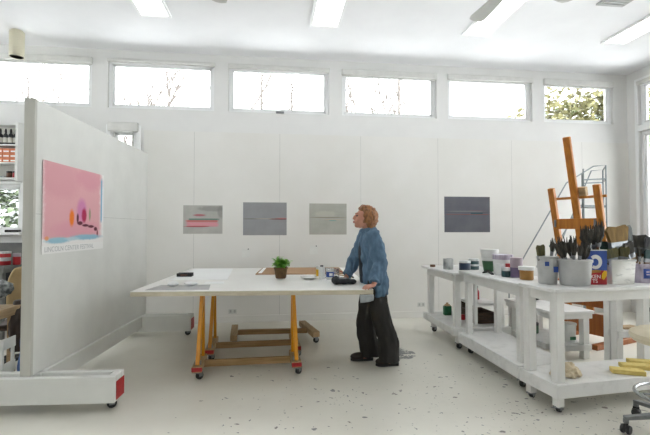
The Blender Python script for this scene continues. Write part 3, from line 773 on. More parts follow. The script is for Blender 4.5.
def fan(label, hub, a0, nb=5, L0=.75):
    t = thing('ceiling_fan', label, 'ceiling fan', hub, a0)
    MB().lathe([(.0, -.09), (.06, -.085), (.12, -.05), (.125, .03), (.08, .06), (.02, .075)], 28).build('motor', M['fan'], t)
    MB().tube([(0, 0, .07), (0, 0, .4)], .014, 10).build('down_rod', M['fan'], t)
    MB().lathe([(.015, .33), (.055, .37), (.06, .399)], 20).build('canopy', M['fan'], t)
    for k in range(nb):
        R = rotz(2 * PI * k / nb) @ Matrix.Rotation(.14, 3, 'X')
        out = [(.20, -.05), (L0 - .07, -.082), (L0 - .02, -.066), (L0, -.02), (L0, .03), (L0 - .02, .070), (L0 - .07, .082), (.20, .05)]
        bl_ = MB().prism(out, .010, lambda u, v, w: R @ Vector((u, v, w))).build('blade', M['fan'], t, bevel=.002)
        MB().bar(R @ Vector((.10, 0, -.004)), R @ Vector((.27, 0, -.004)), .03, .008).build('bracket', M['fan'], bl_)
    return t
fan('grey ceiling fan whose blade crosses the third lamp panel', (2.15, 3.44, 3.6), math.radians(92))
fan('grey ceiling fan above tabletop, only a blade tip in view', (-.55, 3.40, 3.6), math.radians(88))
t = thing('ceiling_vent', 'square grey vent set in ceiling between third and fourth lamp panels', 'vent', (3.88, 4.22, H))
MB().box(-.17, .17, -.17, .17, -.02, 0).build('frame', M['vent'], t, bevel=.004)
for k in range(6): MB().box(-.15, .15, -.14 + k * .05, -.115 + k * .05, -.028, -.02).build('louver', M['vent'], t)

# ------------------------------------------------------------------ white carts and low tables on the right
def cart(name, label, loc, rz, W, D, H_, over, zs, legs, lw=.09, apron=.09, cr=.035, shelf_over=.03, shelf_th=.11, wheels=(), top_th=.03, legfoot=True):
    """legs: (x, y) centres; the lower shelf sits between zs - shelf_th and zs"""
    t = thing(name, label, 'cart', loc, rz)
    MB().box(-over, W + over, -over, D + over, H_ - top_th, H_).build('top', M['cart_top'], t, bevel=.006)
    b = MB(); a = .012
    za, zb = H_ - top_th - apron, H_ - top_th
    b.box(a, W - a, a, a + .025, za, zb); b.box(a, W - a, D - a - .025, D - a, za, zb); b.box(a, a + .025, a + .025, D - a - .025, za, zb); b.box(W - a - .025, W - a, a + .025, D - a - .025, za, zb)
    b.build('apron', M['cart'], t, bevel=.003)
    for x, y in legs:
        MB().box(x - lw / 2, x + lw / 2, y - lw / 2, y + lw / 2, zs + .0005, H_ - top_th - .001).build('leg', M['cart'], t, bevel=.004)
    b = MB(); b.box(-shelf_over, W + shelf_over, -shelf_over, D + shelf_over, zs - shelf_th, zs)
    b.build('shelf', M['cart_top'], t, bevel=.006)
    for x, y in wheels:
        ft = MB().box(x - lw * .42, x + lw * .42, y - lw * .42, y + lw * .42, cr * 2.0, zs - shelf_th).build('foot', M['cart'], t, bevel=.003)
        caster(t, x, y, cr * 2.0, cr, .5)
    return t
cA = cart('rolling_cart', 'rearmost white rolling cart by the back wall with green tin on its shelf', (2.08, 4.64, 0), 0, .64, .92, .885, .05, .25, [(.05, .05), (.05, .87), (.585, .05), (.585, .87)], .07, .08, .036, .03, .085, [(.06, .04), (.08, .85), (.58, .05), (.58, .85)])
MB().box(.30, .62, .12, .52, .47, .50).build('raised_shelf', M['cart_top'], cA, bevel=.003)
MB().box(.30, .34, .12, .16, .2505, .47).build('raised_shelf_post', M['cart'], cA, bevel=.003)
MB().box(.30, .34, .12, .16, .50, .85).build('raised_shelf_post', M['cart'], cA, bevel=.003)
cB = cart('rolling_cart', 'middle white rolling cart carrying the row of paint tubs', (2.13, 3.44, 0), 0, .44, 1.10, .92, .035, .22, [(.05, .055), (.05, 1.05), (.39, .055), (.39, 1.05)], .06, .09, .036, .04, .115, [(.05, .05), (.06, 1.05), (.38, .05), (.38, 1.05)])
cC = cart('rolling_cart', 'nearest long white cart carrying buckets of brushes', (2.125, 2.945, 0), math.radians(6.0), 1.85, .36, .94, .03, .23, [(.03, .03), (.03, .33), (1.20, .33), (1.80, .04), (1.80, .33)], .07, .08, .024, .03, .105, [(.035, .035), (.03, .32), (1.80, .04), (1.80, .32)])

def low_table(name, label, loc, rz, W, D, H_, lw=.07, shelf=None):
    t = thing(name, label, 'table', loc, rz)
    MB().box(-.03, W + .03, -.03, D + .03, H_ - .035, H_).build('top', M['cart_top'], t, bevel=.004)
    b = MB(); a = .0; za, zb = H_ - .085, H_ - .0355
    b.box(-.015, W + .015, -.015, .005, za, zb); b.box(-.015, W + .015, D - .005, D + .015, za, zb); b.box(-.015, .005, .006, D - .006, za, zb); b.box(W - .005, W + .015, .006, D - .006, za, zb)
    b.build('apron', M['cart'], t, bevel=.003)
    for x, y in ((lw / 2 + .006, lw / 2 + .006), (W - lw / 2 - .006, lw / 2 + .006), (lw / 2 + .006, D - lw / 2 - .006), (W - lw / 2 - .006, D - lw / 2 - .006)):
        MB().box(x - lw / 2, x + lw / 2, y - lw / 2, y + lw / 2, 0, H_ - .036).build('leg', M['cart'], t, bevel=.004)
    if shelf:
        b = MB(); b.box(.09, W - .09, -.02, D + .02, shelf - .06, shelf); b.box(-.02, .09, .09, D - .09, shelf - .06, shelf); b.box(W - .09, W + .02, .09, D - .09, shelf - .06, shelf); b.box(.0, W, -.02, .001, shelf - .06, shelf)
        b.build('shelf', M['cart_top'], t, bevel=.003)
    return t
low_table('low_table', 'low white table between middle cart and easel with white bucket beneath', (2.93, 4.12, 0), math.radians(2), .44, .82, .52, .07, .16)
low_table('low_bench', 'white bench behind the nearest cart by the swivel stool', (3.24, 3.64, 0), math.radians(3), 1.2, .165, .86, .07, .42)

# ------------------------------------------------------------------ easel
ea = thing('studio_easel', 'tall varnished wooden studio easel with leaning mast behind the brush buckets', 'easel', (4.0, 4.84, 0))
LEAN = Vector((-.50, -.31, 1.9)) / 1.9
WD = Vector((.18, -.50, 0)).normalized()
FD = Vector((0, 0, 1)).cross(WD)
def ez(c, z): return Vector(c) + LEAN * z
RB, LB = Vector((.09, -.25, 0)), Vector((-.09, .27, 0))
MB().bar(ez((0, 0, 0), .25), ez((0.0, 0, 0), 2.45), .085, .045, WD).build('mast', M['easel_wood'], ea, bevel=.012)
for c in (RB, LB): MB().bar(ez(c, .02), ez(c, 1.89), .075, .05, WD).build('post', M['easel_wood'], ea, bevel=.008)
def cross(name, z, h, th, off, ext=0., m='easel_wood'):
    o = FD * off; return MB().bar(ez(LB, z) + o - WD * ext, ez(RB, z) + o + WD * ext, th, h, FD).build(name, M[m], ea, bevel=.004)
cross('lower_crossbar', 1.45, .125, .03, -.045, .0)
cross('upper_rod', 1.76, .03, .022, .04, .07)
MB().bar(ez((.02, -.06, 0), 1.78) + FD * .06, ez((.02, -.06, 0), 1.88) + FD * .06, .10, .05, WD).build('clamp_block', M['lumber2'], ea, bevel=.005)
cross('base_board', .58, .26, .03, -.045, .04, 'easel_dark'); cross('base_board', .22, .26, .03, -.045, .06, 'easel_dark')
cross('canvas_tray', .74, .035, .14, -.10, .08, 'easel_dark')
for c in (RB, LB):
    MB().bar(ez(c, .03) - FD * .45 , ez(c, .03) + FD * .40, .07, .06, WD).build('runner', M['easel_dark'], ea, bevel=.004)
for c in (.3, -.3):
    q = ez(RB * .5 + LB * .5, 1.45) + WD * (.24 * (1 if c > 0 else -1)) - FD * .07
    MB().tube([q + Vector((0, 0, -.04)), q + Vector((0, 0, .05))], .012, 8).build('bolt', M['steel'], ea)

# ------------------------------------------------------------------ rolling ladder by the wall
ld = thing('rolling_ladder', 'grey tubular rolling ladder standing between easel and back wall', 'ladder', (4.6, 5.8, 0))
def lt(b, pts, r=.010): b.tube([Vector((p[0] - 4.6 + (p[1] - 5.8) * .75, p[1] - 5.8, p[2])) for p in pts], r, 8)
for y, nm in ((5.58, 0), (6.02, 1)):
    b = MB(); lt(b, [(5.0, y, 0.02), (5.0, y, 2.32), (4.80, y, 2.30)] + ([(4.37, y, 2.05), (3.72, y, 1.02), (3.47, y, .60), (3.47, y, .1)] if nm == 0 else [(4.37, y, 1.40), (3.95, y, .50), (3.55, y, .2)])); b.build('handrail', M['grey_metal'], ld)
    b = MB(); lt(b, [(4.64, y, 2.26), (4.64, y, .02)]); b.build('upright', M['grey_metal'], ld)
    b = MB(); lt(b, [(4.58, y, 1.72), (3.47, y, .02)], .012); b.build('stringer', M['grey_metal'], ld)
    b = MB(); lt(b, [(5.0, y, 2.12), (4.64, y, 2.10)]); b.build('mid_rail', M['grey_metal'], ld)
for z in (2.31, 2.12):
    b = MB(); lt(b, [(5.0, 5.58, z), (5.0, 6.02, z)]); b.build('end_rail', M['grey_metal'], ld)
for k in range(6):
    z = 1.72 - k * .29; x = 4.58 - (1.72 - z) * (4.58 - 3.45) / 1.67
    x0, x1 = (x - .10, x + .10) if k else (x - .08, 5.0)
    MB().prism([(x0 - 4.6 - .16, -.21), (x1 - 4.6 - .16, -.21), (x1 - 4.6 + .16, .21), (x0 - 4.6 + .16, .21)], .03, lambda u, v, q: (u, v, z - .015 + q)).build('step' if k else 'platform', M['grey_metal'], ld, bevel=.003)

# ------------------------------------------------------------------ paint tubs and jars on the carts
ZB, ZA, ZC = .9205, .8855, .9405
jar('paint_jar', 'white smeared jar with grey paint at far left end of the carts', 'jar', (2.17, 5.02, ZA), .062, .135, M['mess'], fill=M['teal'], fillh=.35)
jar('paint_cup', 'tiny squat brown-stained cup near left tip of rearmost cart', 'cup', (2.10, 5.36, ZA), .035, .03, M['skinbrown'])
jar('paint_jar', 'dark navy paint jar, second in the row from left', 'jar', (2.31, 4.86, ZA), .068, .10, M['navy'], M['mess'], 1.03, .018)
jar('paint_jar', 'dark teal paint jar with pale label right of the navy jar', 'jar', (2.47, 4.95, ZA), .062, .115, M['teal'], M['mess'], 1.03, .02, band=(M['mess'], .4, .6))
jar('paint_jar', 'green paint cup with white rim under the tall white tub', 'cup', (2.37, 4.40, ZB), .070, .125, M['green'], M['whiteplastic'], 1.06, .022, taper=.75)
jar('paint_tub', 'plain white lidded tub stacked on top of the green paint cup', 'tub', (2.38, 4.40, ZB + .1475), .092, .07, M['whiteplastic'], M['whiteplastic'], 1.06, .028, taper=.92)
jar('paint_tub', 'wide white lidded tub behind the small white-capped jar', 'tub', (2.42, 4.20, ZB), .098, .155, M['whiteplastic'], M['purplemess'], 1.05, .045, taper=.93)
jar('paint_jar', 'plain white jar left of the small dark-green jar', 'jar', (2.30, 4.05, ZB), .042, .115, M['whiteplastic'])
jar('paint_jar', 'small dark-green jar with white lid in front of the red jar', 'jar', (2.28, 3.90, ZB), .042, .065, M['teal'], M['mess'], 1.02, .025)
jar('paint_jar', 'red paint jar half hidden by the small dark-green jar', 'jar', (2.39, 4.03, ZB), .036, .105, M['red'], M['red'], 1.0, .012)
jar('paint_jar', 'tall purple paint jar with dull pink upper half', 'jar', (2.36, 3.85, ZB), .058, .16, M['purple'], M['pinkgrey'], 1.02, .03, band=(M['pinkgrey'], .60, .97))
jar('paint_jar', 'squat ochre paint jar with wide white lid beside the bucket with blue square', 'jar', (2.35, 3.67, ZB), .060, .095, M['ochre'], M['whiteplastic'], 1.2, .026)
for i, (x, y, a) in enumerate(((2.25, 4.24, .3), (2.24, 4.12, 1.5))):
    b = MB(); b.prism([(-.045, -.012), (-.01, -.02), (.04, -.008), (.05, .012), (0, .02), (-.04, .01)], .010, lambda u, v, w: (u, v, w + .012 * math.sin(u * 40) + .012))
    b.v = [(p[0], p[1], max(0, p[2])) for p in b.v]
    tag(b.build('paint_scrap', M['black'], None, loc=(x, y, ZB), rz=a), ['left dark dried paint scrap in front of the green cup', 'right dark dried paint scrap beside the plain white jar'][i], 'scrap')

# buckets, tin and their brushes on the nearest cart
def cw(u, v, z=ZC):
    p = rotz(math.radians(6.0)) @ Vector((u, v, 0)); return (2.125 + p.x, 2.945 + p.y, z)
def bucket(name, label, loc, r0, r1, h, m, rz=0, inner=None, rim=True):
    t = thing(name, label, 'bucket', loc, rz)
    MB().lathe([(r0 * .96, 0), (r0, .006), (r1, h), (r1 * .96, h), (r0 * .95, .012), (0, .012)], 32).build('body', m, t)
    if rim: MB().lathe([(r1 * 1.0, h - .02), (r1 * 1.045, h - .018), (r1 * 1.045, h), (r1 * .97, h + .002)], 32).build('rim', m, t)
    return t
def brush(name, label, cat, group, kind):
    """bristles up; origin at the tip of the handle"""
    t = thing(name, label, cat, (0, 0, 0), 0, group)
    if kind == 'round':
        MB().tube([(0, 0, 0), (0, 0, .08), (0, 0, .16), (0, 0, .20)], [.004, .007, .009, .007], 10).build('handle', M['brushwood'], t)
        MB().lathe([(.008, .195), (.012, .205), (.013, .245)], 14).build('ferrule', M['steel'], t)
        b = MB(); rr = random.Random(5)
        for q in range(12):
            a, r_ = rr.uniform(0, 6.28), rr.uniform(.002, .009); v = Vector((math.cos(a), math.sin(a), 0))
            b.tube([v * r_ + Vector((0, 0, .243)), v * (r_ + .008) + Vector((0, 0, .285)), v * (r_ + rr.uniform(.004, .02)) + Vector((0, 0, rr.uniform(.31, .36)))], [.005, .007, .0015], 6)
        b.build('bristles', M['bristle_dark'], t)
    elif kind == 'tuft':
        MB().tube([(0, 0, 0), (0, 0, .1), (0, 0, .17)], [.005, .008, .010], 10).build('handle', M['brushwood'], t)
        MB().lathe([(.012, .165), (.018, .175), (.019, .20)], 14).build('ferrule', M['steel'], t)
        b = MB(); rr = random.Random(9)
        for q in range(26):
            a, r_ = rr.uniform(0, 6.28), rr.uniform(.003, .014); v = Vector((math.cos(a), math.sin(a) * .75, 0))
            b.tube([v * r_ + Vector((0, 0, .195)), v * (r_ * 1.5 + rr.uniform(.01, .024)) + Vector((0, 0, rr.uniform(.24, .27))), v * (r_ + rr.uniform(.012, .040)) + Vector((0, 0, rr.uniform(.30, .365)))], [.006, .010, .002], 6)
        b.build('bristles', M['bristle_grey'], t)
    else:   # flat, wide
        w = .06 if kind == 'wide' else .035
        b = MB(); b.prism([(-.010, 0), (.010, 0), (.013, .06), (.011, .12), (w * .8, .165), (w, .185), (-w, .185), (-w * .8, .165), (-.011, .12), (-.013, .06)], .016, lambda u, v, q: (u, q - .008, v)); b.build('handle', M['brushwood'], t, bevel=.003)
        MB().box(-w - .002, w + .002, -.011, .011, .183, .222).build('ferrule', M['steel'], t, bevel=.002)
        b = MB(); b.prism([(-w, .221), (w, .221), (w * 1.34, .295), (w * 1.0, .312), (0, .304), (-w * .95, .312), (-w * 1.36, .29)], .02, lambda u, v, q: (u, (q - .01) * (1.2 - (v - .221) * 6), v)); b.build('bristles', M['bristle_tan'], t)
    return t
def put(o, base, lean, spin=0):
    o.location = base; d = Vector(lean).normalized()
    q = Vector((0, 0, 1)).rotation_difference(d); o.rotation_mode = 'QUATERNION'
    from mathutils import Quaternion
    o.rotation_quaternion = q @ Quaternion((0, 0, 1), spin)
def recolor(o, mname):
    for ch in o.children:
        if ch.name.startswith('bristles'):
            ch.data = ch.data.copy(); ch.data.materials[0] = M[mname]
    return o
first = {}
def place(kind, label, cat, group, base, lean, spin, color=None, scale=1.0):
    nm = {'round': 'round_brush', 'tuft': 'mop_brush', 'wide': 'wide_brush', 'flat': 'flat_brush'}[kind]
    if kind not in first: o = first[kind] = brush(nm, label, cat, group, kind)
    else:
        o = copy_tree(first[kind])
        if 'group' in o: del o['group']
        tag(o, label, cat, group)
    if color: recolor(o, color)
    o.scale = (scale,) * 3
    put(o, base, lean, spin); return o

# 1 small bucket with the blue square
p = cw(.325, .40 - .06)
bk = bucket('plastic_bucket', 'small white plastic bucket with a blue square label, left of the big grey bucket', (2.265, 3.245, ZC), .070, .082, .225, M['greyplastic'], 0)
MB().box(-.002, .034, -.085, -.078, .10, .145).build('blue_label', M['blue'], bk); MB().box(-.068, -.034, -.071, -.064, .15, .185).build('blue_label', M['blue'], bk)
place('flat', 'wide olive brush sticking up from the small white bucket with blue square', 'paintbrush', None, (2.23, 3.25, ZC + .015), (-.08, 0, 1), .3, 'olive', .98)
place('round', 'slim dark brush leaning right out of the small white bucket with blue square', 'paintbrush', None, (2.28, 3.245, ZC + .015), (.14, .05, 1), 0, None, 1.02)
# 2 big grey bucket
bx_, by_ = 2.425, 3.135
bucket('plastic_bucket', 'big grey plastic bucket stuffed with dark brushes at front of nearest cart', (bx_, by_, ZC), .108, .124, .205, M['greyplastic'])
lab = 'dark paint-caked brush standing in the big grey plastic bucket'
for k, (dx, dy, lx, ly) in enumerate(((-.06, .0, -.26, .0), (-.03, -.03, -.12, -.15), (0, .02, .02, .05), (.04, -.02, .12, -.1), (.06, .02, .25, .06), (-.05, .05, -.15, .2), (.03, .06, .12, .2), (-.01, -.06, -.05, -.2))):
    place('round' if k % 3 else 'tuft', lab, 'paintbrush', 'dark brushes in the big grey bucket', (bx_ + dx * .6, by_ + dy * .6, ZC + .014), (lx, ly, 1), k, 'bristle_dark', .95 if k % 2 else 1.08)
# 3 tall square tin
tn = thing('paint_tin', 'tall red and blue tin with white letters, filled with brushes', 'tin', (2.625, 3.185, ZC), math.radians(-8))
b = MB(); w_, h_ = .072, .275
b.box(-w_, w_, -w_, w_, 0, .115); b.build('red_lower', M['red'], tn, bevel=.006)
b = MB(); b.box(-w_, w_, -w_, -w_ + .004, .1155, h_); b.box(-w_, w_, w_ - .004, w_, .1155, h_); b.box(-w_, -w_ + .004, -w_ + .004, w_ - .004, .1155, h_); b.box(w_ - .004, w_, -w_ + .004, w_ - .004, .1155, h_)
b.build('blue_upper', M['blue'], tn)
b = MB(); b.box(-w_ - .002, w_ + .002, -w_ - .002, -w_ + .003, h_, h_ + .008); b.box(-w_ - .002, w_ + .002, w_ - .003, w_ + .002, h_, h_ + .008); b.box(-w_ - .002, -w_ + .003, -w_ + .003, w_ - .003, h_, h_ + .008); b.box(w_ - .003, w_ + .002, -w_ + .003, w_ - .003, h_, h_ + .008)
b.build('rim', M['whiteplastic'], tn)
ring = [(-.02 + .052 * math.cos(a), .185 + .058 * math.sin(a)) for a in [PI * .75 - k * PI * 1.45 / 16 for k in range(17)]] + [(-.022 + .026 * math.cos(a), .182 + .03 * math.sin(a)) for a in [PI * .75 - (16 - k) * PI * 1.45 / 16 for k in range(17)]]
MB().prism(ring, .0015, lambda u, v, q: (u, -w_ - .0002 - q, v)).build('white_swirl', M['whiteplastic'], tn, smooth=0)
MB().prism([(-.06, .09), (-.02, .098), (.02, .10), (.02, .118), (-.02, .122), (-.06, .118)], .0015, lambda u, v, q: (u, -w_ - .0002 - q, v)).build('ochre_stroke', M['ochre'], tn, smooth=0)
MB().prism([(.026, .05), (.045, .04), (.068, .075), (.070, .105), (.05, .115), (.03, .09)], .0015, lambda u, v, q: (u, -w_ - .0002 - q, v)).build('yellow_patch', M['yellow'], tn, smooth=0)
lettering('KEN', .042, M['white_text'], tn, (-.062, -w_ - .0022, .052)); lettering('TS', .042, M['white_text'], tn, (-.05, -w_ - .0022, .016))
lab = 'grey-green paint-caked mop brush standing in the red and blue tin'
for k, (dx, dy, lx, ly) in enumerate(((-.03, -.02, -.15, -.06), (.02, -.02, .03, -.06), (.03, .02, .13, .04), (-.02, .03, -.05, .05), (.0, -.0, .07, -.0))):
    o = place('tuft', lab, 'paintbrush', 'mop brushes in the red and blue tin', (2.625 + dx, 3.185 + dy, ZC + .118), (lx, ly, 1), k * .7, None, 1.02 if k != 1 else 1.12)
# 4 square white pail
sq = thing('square_pail', 'square white pail with grey scratches between the tin and the lilac bucket', 'pail', (2.845, 3.20, ZC), math.radians(-6))
b = MB(); s0, s1, hh = .090, .100, .20
def frus(b, a0, a1, z0, z1):
    b.add([(-a0, -a0, z0), (a0, -a0, z0), (a0, a0, z0), (-a0, a0, z0), (-a1, -a1, z1), (a1, -a1, z1), (a1, a1, z1), (-a1, a1, z1)], [(0, 3, 2, 1), (0, 1, 5, 4), (1, 2, 6, 5), (2, 3, 7, 6), (3, 0, 4, 7)])
frus(b, s0, s1, 0, hh); o = b.build('body', M['whitemess'], sq); md = o.modifiers.new('s', 'SOLIDIFY'); md.thickness = .004
b = MB()
for x0, x1, y0, y1 in ((-.104, .104, -.104, -.098), (-.104, .104, .098, .104), (-.104, -.098, -.098, .098), (.098, .104, -.098, .098)): b.box(x0, x1, y0, y1, hh - .012, hh + .002)
b.build('rim', M['whiteplastic'], sq, bevel=.002)
place('wide', 'very wide tan brush rising tilted left from the square white pail', 'paintbrush', None, (2.905, 3.20, ZC + .02), (-.10, .0, 1), .15, 'bristle_tan', 1.48)
place('wide', 'teal stained wide brush standing in the square white pail', 'paintbrush', None, (2.835, 3.22, ZC + .02), (-.03, .05, 1), -.2, 'bristle_teal', 1.06)
place('wide', 'olive wide brush leaning left at front of the square white pail', 'paintbrush', None, (2.80, 3.165, ZC + .02), (-.14, -.05, 1), .1, 'olive', .88)
place('flat', 'dark olive flat brush leaning right in the square white pail', 'paintbrush', None, (2.87, 3.175, ZC + .02), (.10, -.05, 1), -.1, 'olive', .92)
# 5 lilac bucket
lb = bucket('plastic_bucket', 'lilac paint-streaked bucket with large blue label at right end of nearest cart', (3.10, 3.24, ZC), .095, .105, .155, M['purplemess'], 0)
b = MB()
vs = []
for k in range(9):
    a = -PI / 2 - .45 + k * .15
    for z in (.04, .12): vs.append((.1035 * math.cos(a) * (1 if z > .05 else .975), .1035 * math.sin(a) * (1 if z > .05 else .975), z))
b.add(vs, [(k*2, k*2+2, k*2+3, k*2+1) for k in range(8)]); o = b.build('blue_label', M['blue'], lb); md = o.modifiers.new('s', 'SOLIDIFY'); md.thickness = .002; md.offset = 1
for zz in (.09, .068): MB().box(-.03, .035, -.1075, -.1055, zz, zz + .010).build('label_line', M['purplemess'], lb)
for k, (kind, dx, dy, lx, ly, sp, colr, sc, lab) in enumerate((
        ('flat', -.04, -.03, -.33, -.05, .2, 'bristle_dark', 1.1, 'dark flat brush leaning far left out of the lilac bucket'),
        ('flat', -.02, .02, -.10, .05, .5, 'bristle_grey', 1.5, 'tallest grey brush standing in the lilac bucket'),
        ('wide', .0, .03, .06, .05, -.3, 'bristle_dark', 1.25, 'wide dark brush at the back of the lilac bucket'),
        ('flat', .02, -.03, .10, -.1, .1, 'bristle_teal', .85, 'short teal brush at the front of the lilac bucket'),
        ('flat', .04, .0, .26, .0, -.2, 'bristle_grey', 1.2, 'grey brush leaning right out of the lilac bucket'),
        ('round', -.03, -.05, -.16, -.12, 0, None, .86, 'small round dark brush at left front of the lilac bucket'))):
    place(kind, lab, 'paintbrush', None, (3.10 + dx, 3.24 + dy, ZC + .016), (lx, ly, 1), sp, colr, sc)

# ------------------------------------------------------------------ things on and under the shelves
tnk = thing('solvent_tin', 'small green solvent tin on the rearmost cart shelf', 'tin', (2.29, 5.34, .2505))
MB().box(-.05, .05, -.035, .035, 0, .125).build('body', M['bottlegreen'], tnk, bevel=.012)
MB().lathe([(.048, .123), (.03, .145), (.016, .147), (.016, .165), (0, .165)], 16, sy=.7).build('cap', M['lumber2'], tnk)
def crate(label, loc, w, d, h, m, rz=0):
    t = thing('wooden_crate', label, 'crate', loc, rz); b = MB()
    MB().box(-w, w, -d, d, 0, .015).build('base', M[m], t)
    for x0, x1, y0, y1 in ((-w, w, -d, -d + .015), (-w, w, d - .015, d), (-w, -w + .015, -d + .015, d - .015), (w - .015, w, -d + .015, d - .015)): MB().box(x0, x1, y0, y1, .0155, h).build('side_panel', M[m], t, bevel=.002)
    return t
crate('dark wooden crate on the rearmost cart shelf right of the green tin', (2.53, 5.34, .2505), .085, .12, .17, 'cratebrown')
t = crate('long dark crate on the floor of rearmost cart under its raised shelf', (2.54, 4.98, .2505), .13, .18, .13, 'cratebrown')
jar('paint_jar', 'small red jar on rearmost cart shelf in front of the dark crate', 'jar', (2.37, 5.05, .2505), .028, .05, M['red'], M['red'], .8, .015)
for k, (x, y, h, colr, lab) in enumerate(((2.44, 5.02, .16, 'rubber', 'black slim bottle on the raised shelf of rearmost cart'), (2.56, 5.05, .15, 'red', 'red slim bottle on the raised shelf of rearmost cart'))):
    jar('bottle', lab, 'bottle', (x, y, .5005), .028, h, M[colr], M['rubber'], .9, .02, neck=True)
t = thing('black_bag', 'black bag heaped on the rear end of the low white table', 'bag', (3.10, 4.80, .521))
b = MB(); b.ell((0, 0, .05), (.12, .09, .055), 18, 10); b.ell((.08, .02, .04), (.08, .07, .045), 16, 9); b.ell((-.09, -.02, .035), (.06, .06, .04), 14, 9); b.v = [(x, y, max(0, z)) for x, y, z in b.v]
b.remesh('bag', M['dark'], .009, t, 3, lambda c, n_: .008 * noise.noise(c * 18))
b = MB(); b.tube([(-.08, 0, .08), (-.04, -.02, .13), (.04, -.02, .135), (.08, 0, .09)], .008, 8); b.build('strap', M['black'], t)
wb_ = bucket('plastic_bucket', 'white bucket with green label on the shelf of the low white table', (3.22, 4.27, .161), .062, .075, .20, M['whiteplastic'])
MB().box(-.03, .035, -.067, -.060, .03, .065).build('green_label', M['bottlegreen'], wb_)
jar('paint_jar', 'green jar with black lid on the shelf of the low table behind cart leg', 'jar', (3.07, 4.66, .161), .05, .10, M['green'], M['rubber'], 1.03, .02)
jar('canister', 'beige canister with red lid on the bench top shelf at far right', 'canister', (3.95, 3.77, .4205), .055, .15, M['cream'], M['red'], 1.03, .02)
cl = thing('clamp', 'black and steel clamp standing on white bench shelf behind cart leg', 'clamp', (3.66, 3.755, .4205))
MB().box(-.02, .02, -.012, .012, 0, .17).build('jaw', M['steel'], cl, bevel=.004); MB().box(-.03, .06, -.016, .016, .155, .19).build('head', M['black'], cl, bevel=.004)
MB().tube([(.04, 0, .155), (.04, 0, .05)], .008, 8).build('screw', M['steel'], cl)
tag(MB().prism([(-.09, -.05), (.10, -.06), (.07, .06), (-.08, .05)], .02, lambda u, v, q: (u, v, q)).build('wood_offcut', M['lumber2'], None, bevel=.003, loc=(3.46, 3.74, .4205)), 'pale wood offcut lying on the white bench shelf', 'wood')

# on the nearest cart's lower shelf
ZS_ = .2305
b = MB()
for k in range(9):
    a = random.uniform(0, 6.28); r = random.uniform(0, .07)
    b.ell((r * math.cos(a) * 1.5, r * math.sin(a), .028), (random.uniform(.045, .07), random.uniform(.035, .05), random.uniform(.025, .045)), 14, 9)
b.ell((-.11, .0, .018), (.05, .03, .02), 12, 8); b.ell((.02, .02, .06), (.04, .03, .035), 12, 8)
b.v = [(x, y, max(0, z)) for x, y, z in b.v]
rg = b.remesh('rag', M['rag'], .007, None, 2, lambda c, n_: .022 * noise.noise(c * 26) + .008 * noise.noise(c * 70), loc=(*cw(.235, .15)[:2], ZS_))
tag(rg, 'crumpled cream rag on the nearest cart lower shelf behind front leg', 'rag')
for i, (u, v, a, lab) in enumerate(((.72, .065, -.05, 'front yellow foam block on nearest cart lower shelf'), (.90, .145, .03, 'middle yellow foam block behind the front one on nearest cart shelf'), (1.06, .215, -.02, 'rear yellow foam block at right edge on nearest cart shelf'))):
    o = MB().box(-.115, .115, -.045, .045, 0, .036).build('foam_block', M['foam'], None, bevel=.005, loc=(*cw(u, v)[:2], ZS_), rz=math.radians(-22) + a)
    tag(o, lab, 'foam block')

# ------------------------------------------------------------------ swivel stool, lower right
st_ = thing('swivel_stool', 'cream swivel stool with chrome foot ring and black casters, cut by right edge', 'stool', (2.70, 2.535, 0), .3)
MB().lathe([(0, .60), (.16, .603), (.245, .625), (.265, .655), (.26, .68), (.22, .70), (0, .707)], 40).build('seat', M['cream'], st_)
MB().lathe([(.0, .588), (.12, .588), (.12, .602), (0, .602)], 24).build('seat_plate', M['rubber'], st_)
MB().tube([(0, 0, .10), (0, 0, .59)], .024, 16).build('column', M['chrome'], st_)
MB().tube([(0, 0, .25), (0, 0, .46)], .034, 16).build('column_sleeve', M['steel'], st_)
b = MB(); b.tube([(.235 * math.cos(2*PI*k/32), .235 * math.sin(2*PI*k/32), .27) for k in range(33)], .013, 10, False)
fr_ = b.build('foot_ring', M['chrome'], st_)
for k in range(3):
    a = 2 * PI * k / 3 + .4; MB().tube([(0.02 * math.cos(a), .02 * math.sin(a), .27), (.235 * math.cos(a), .235 * math.sin(a), .27)], .008, 8).build('spoke', M['chrome'], fr_)
for k in range(5):
    a = 2 * PI * k / 5 + 2.56
    c_, s_ = math.cos(a), math.sin(a)
    lg = MB(); lg.bar((.02 * c_, .02 * s_, .15), (.33 * c_, .33 * s_, .105), .05, .035, (-s_, c_, 0), .035, .025); lg.box(.305, .335, -.012, .012, .07, .10, rotz(a)) ; lg.build('leg', M['steel'], st_, bevel=.004)
    c = MB(); R = Matrix.Rotation(PI / 2, 3, 'X')
    for off in (-.018, .018): c.lathe([(.012, -.010), (.027, -.010), (.03, -.005), (.03, .005), (.027, .010), (.012, .010)], 18, (0, off, .030), R)
    c.box(-.02, .02, -.007, .007, .02, .07)
    c.build('caster', M['rubber'], st_, loc=(.32 * c_, .32 * s_, 0), rz=a + .7)

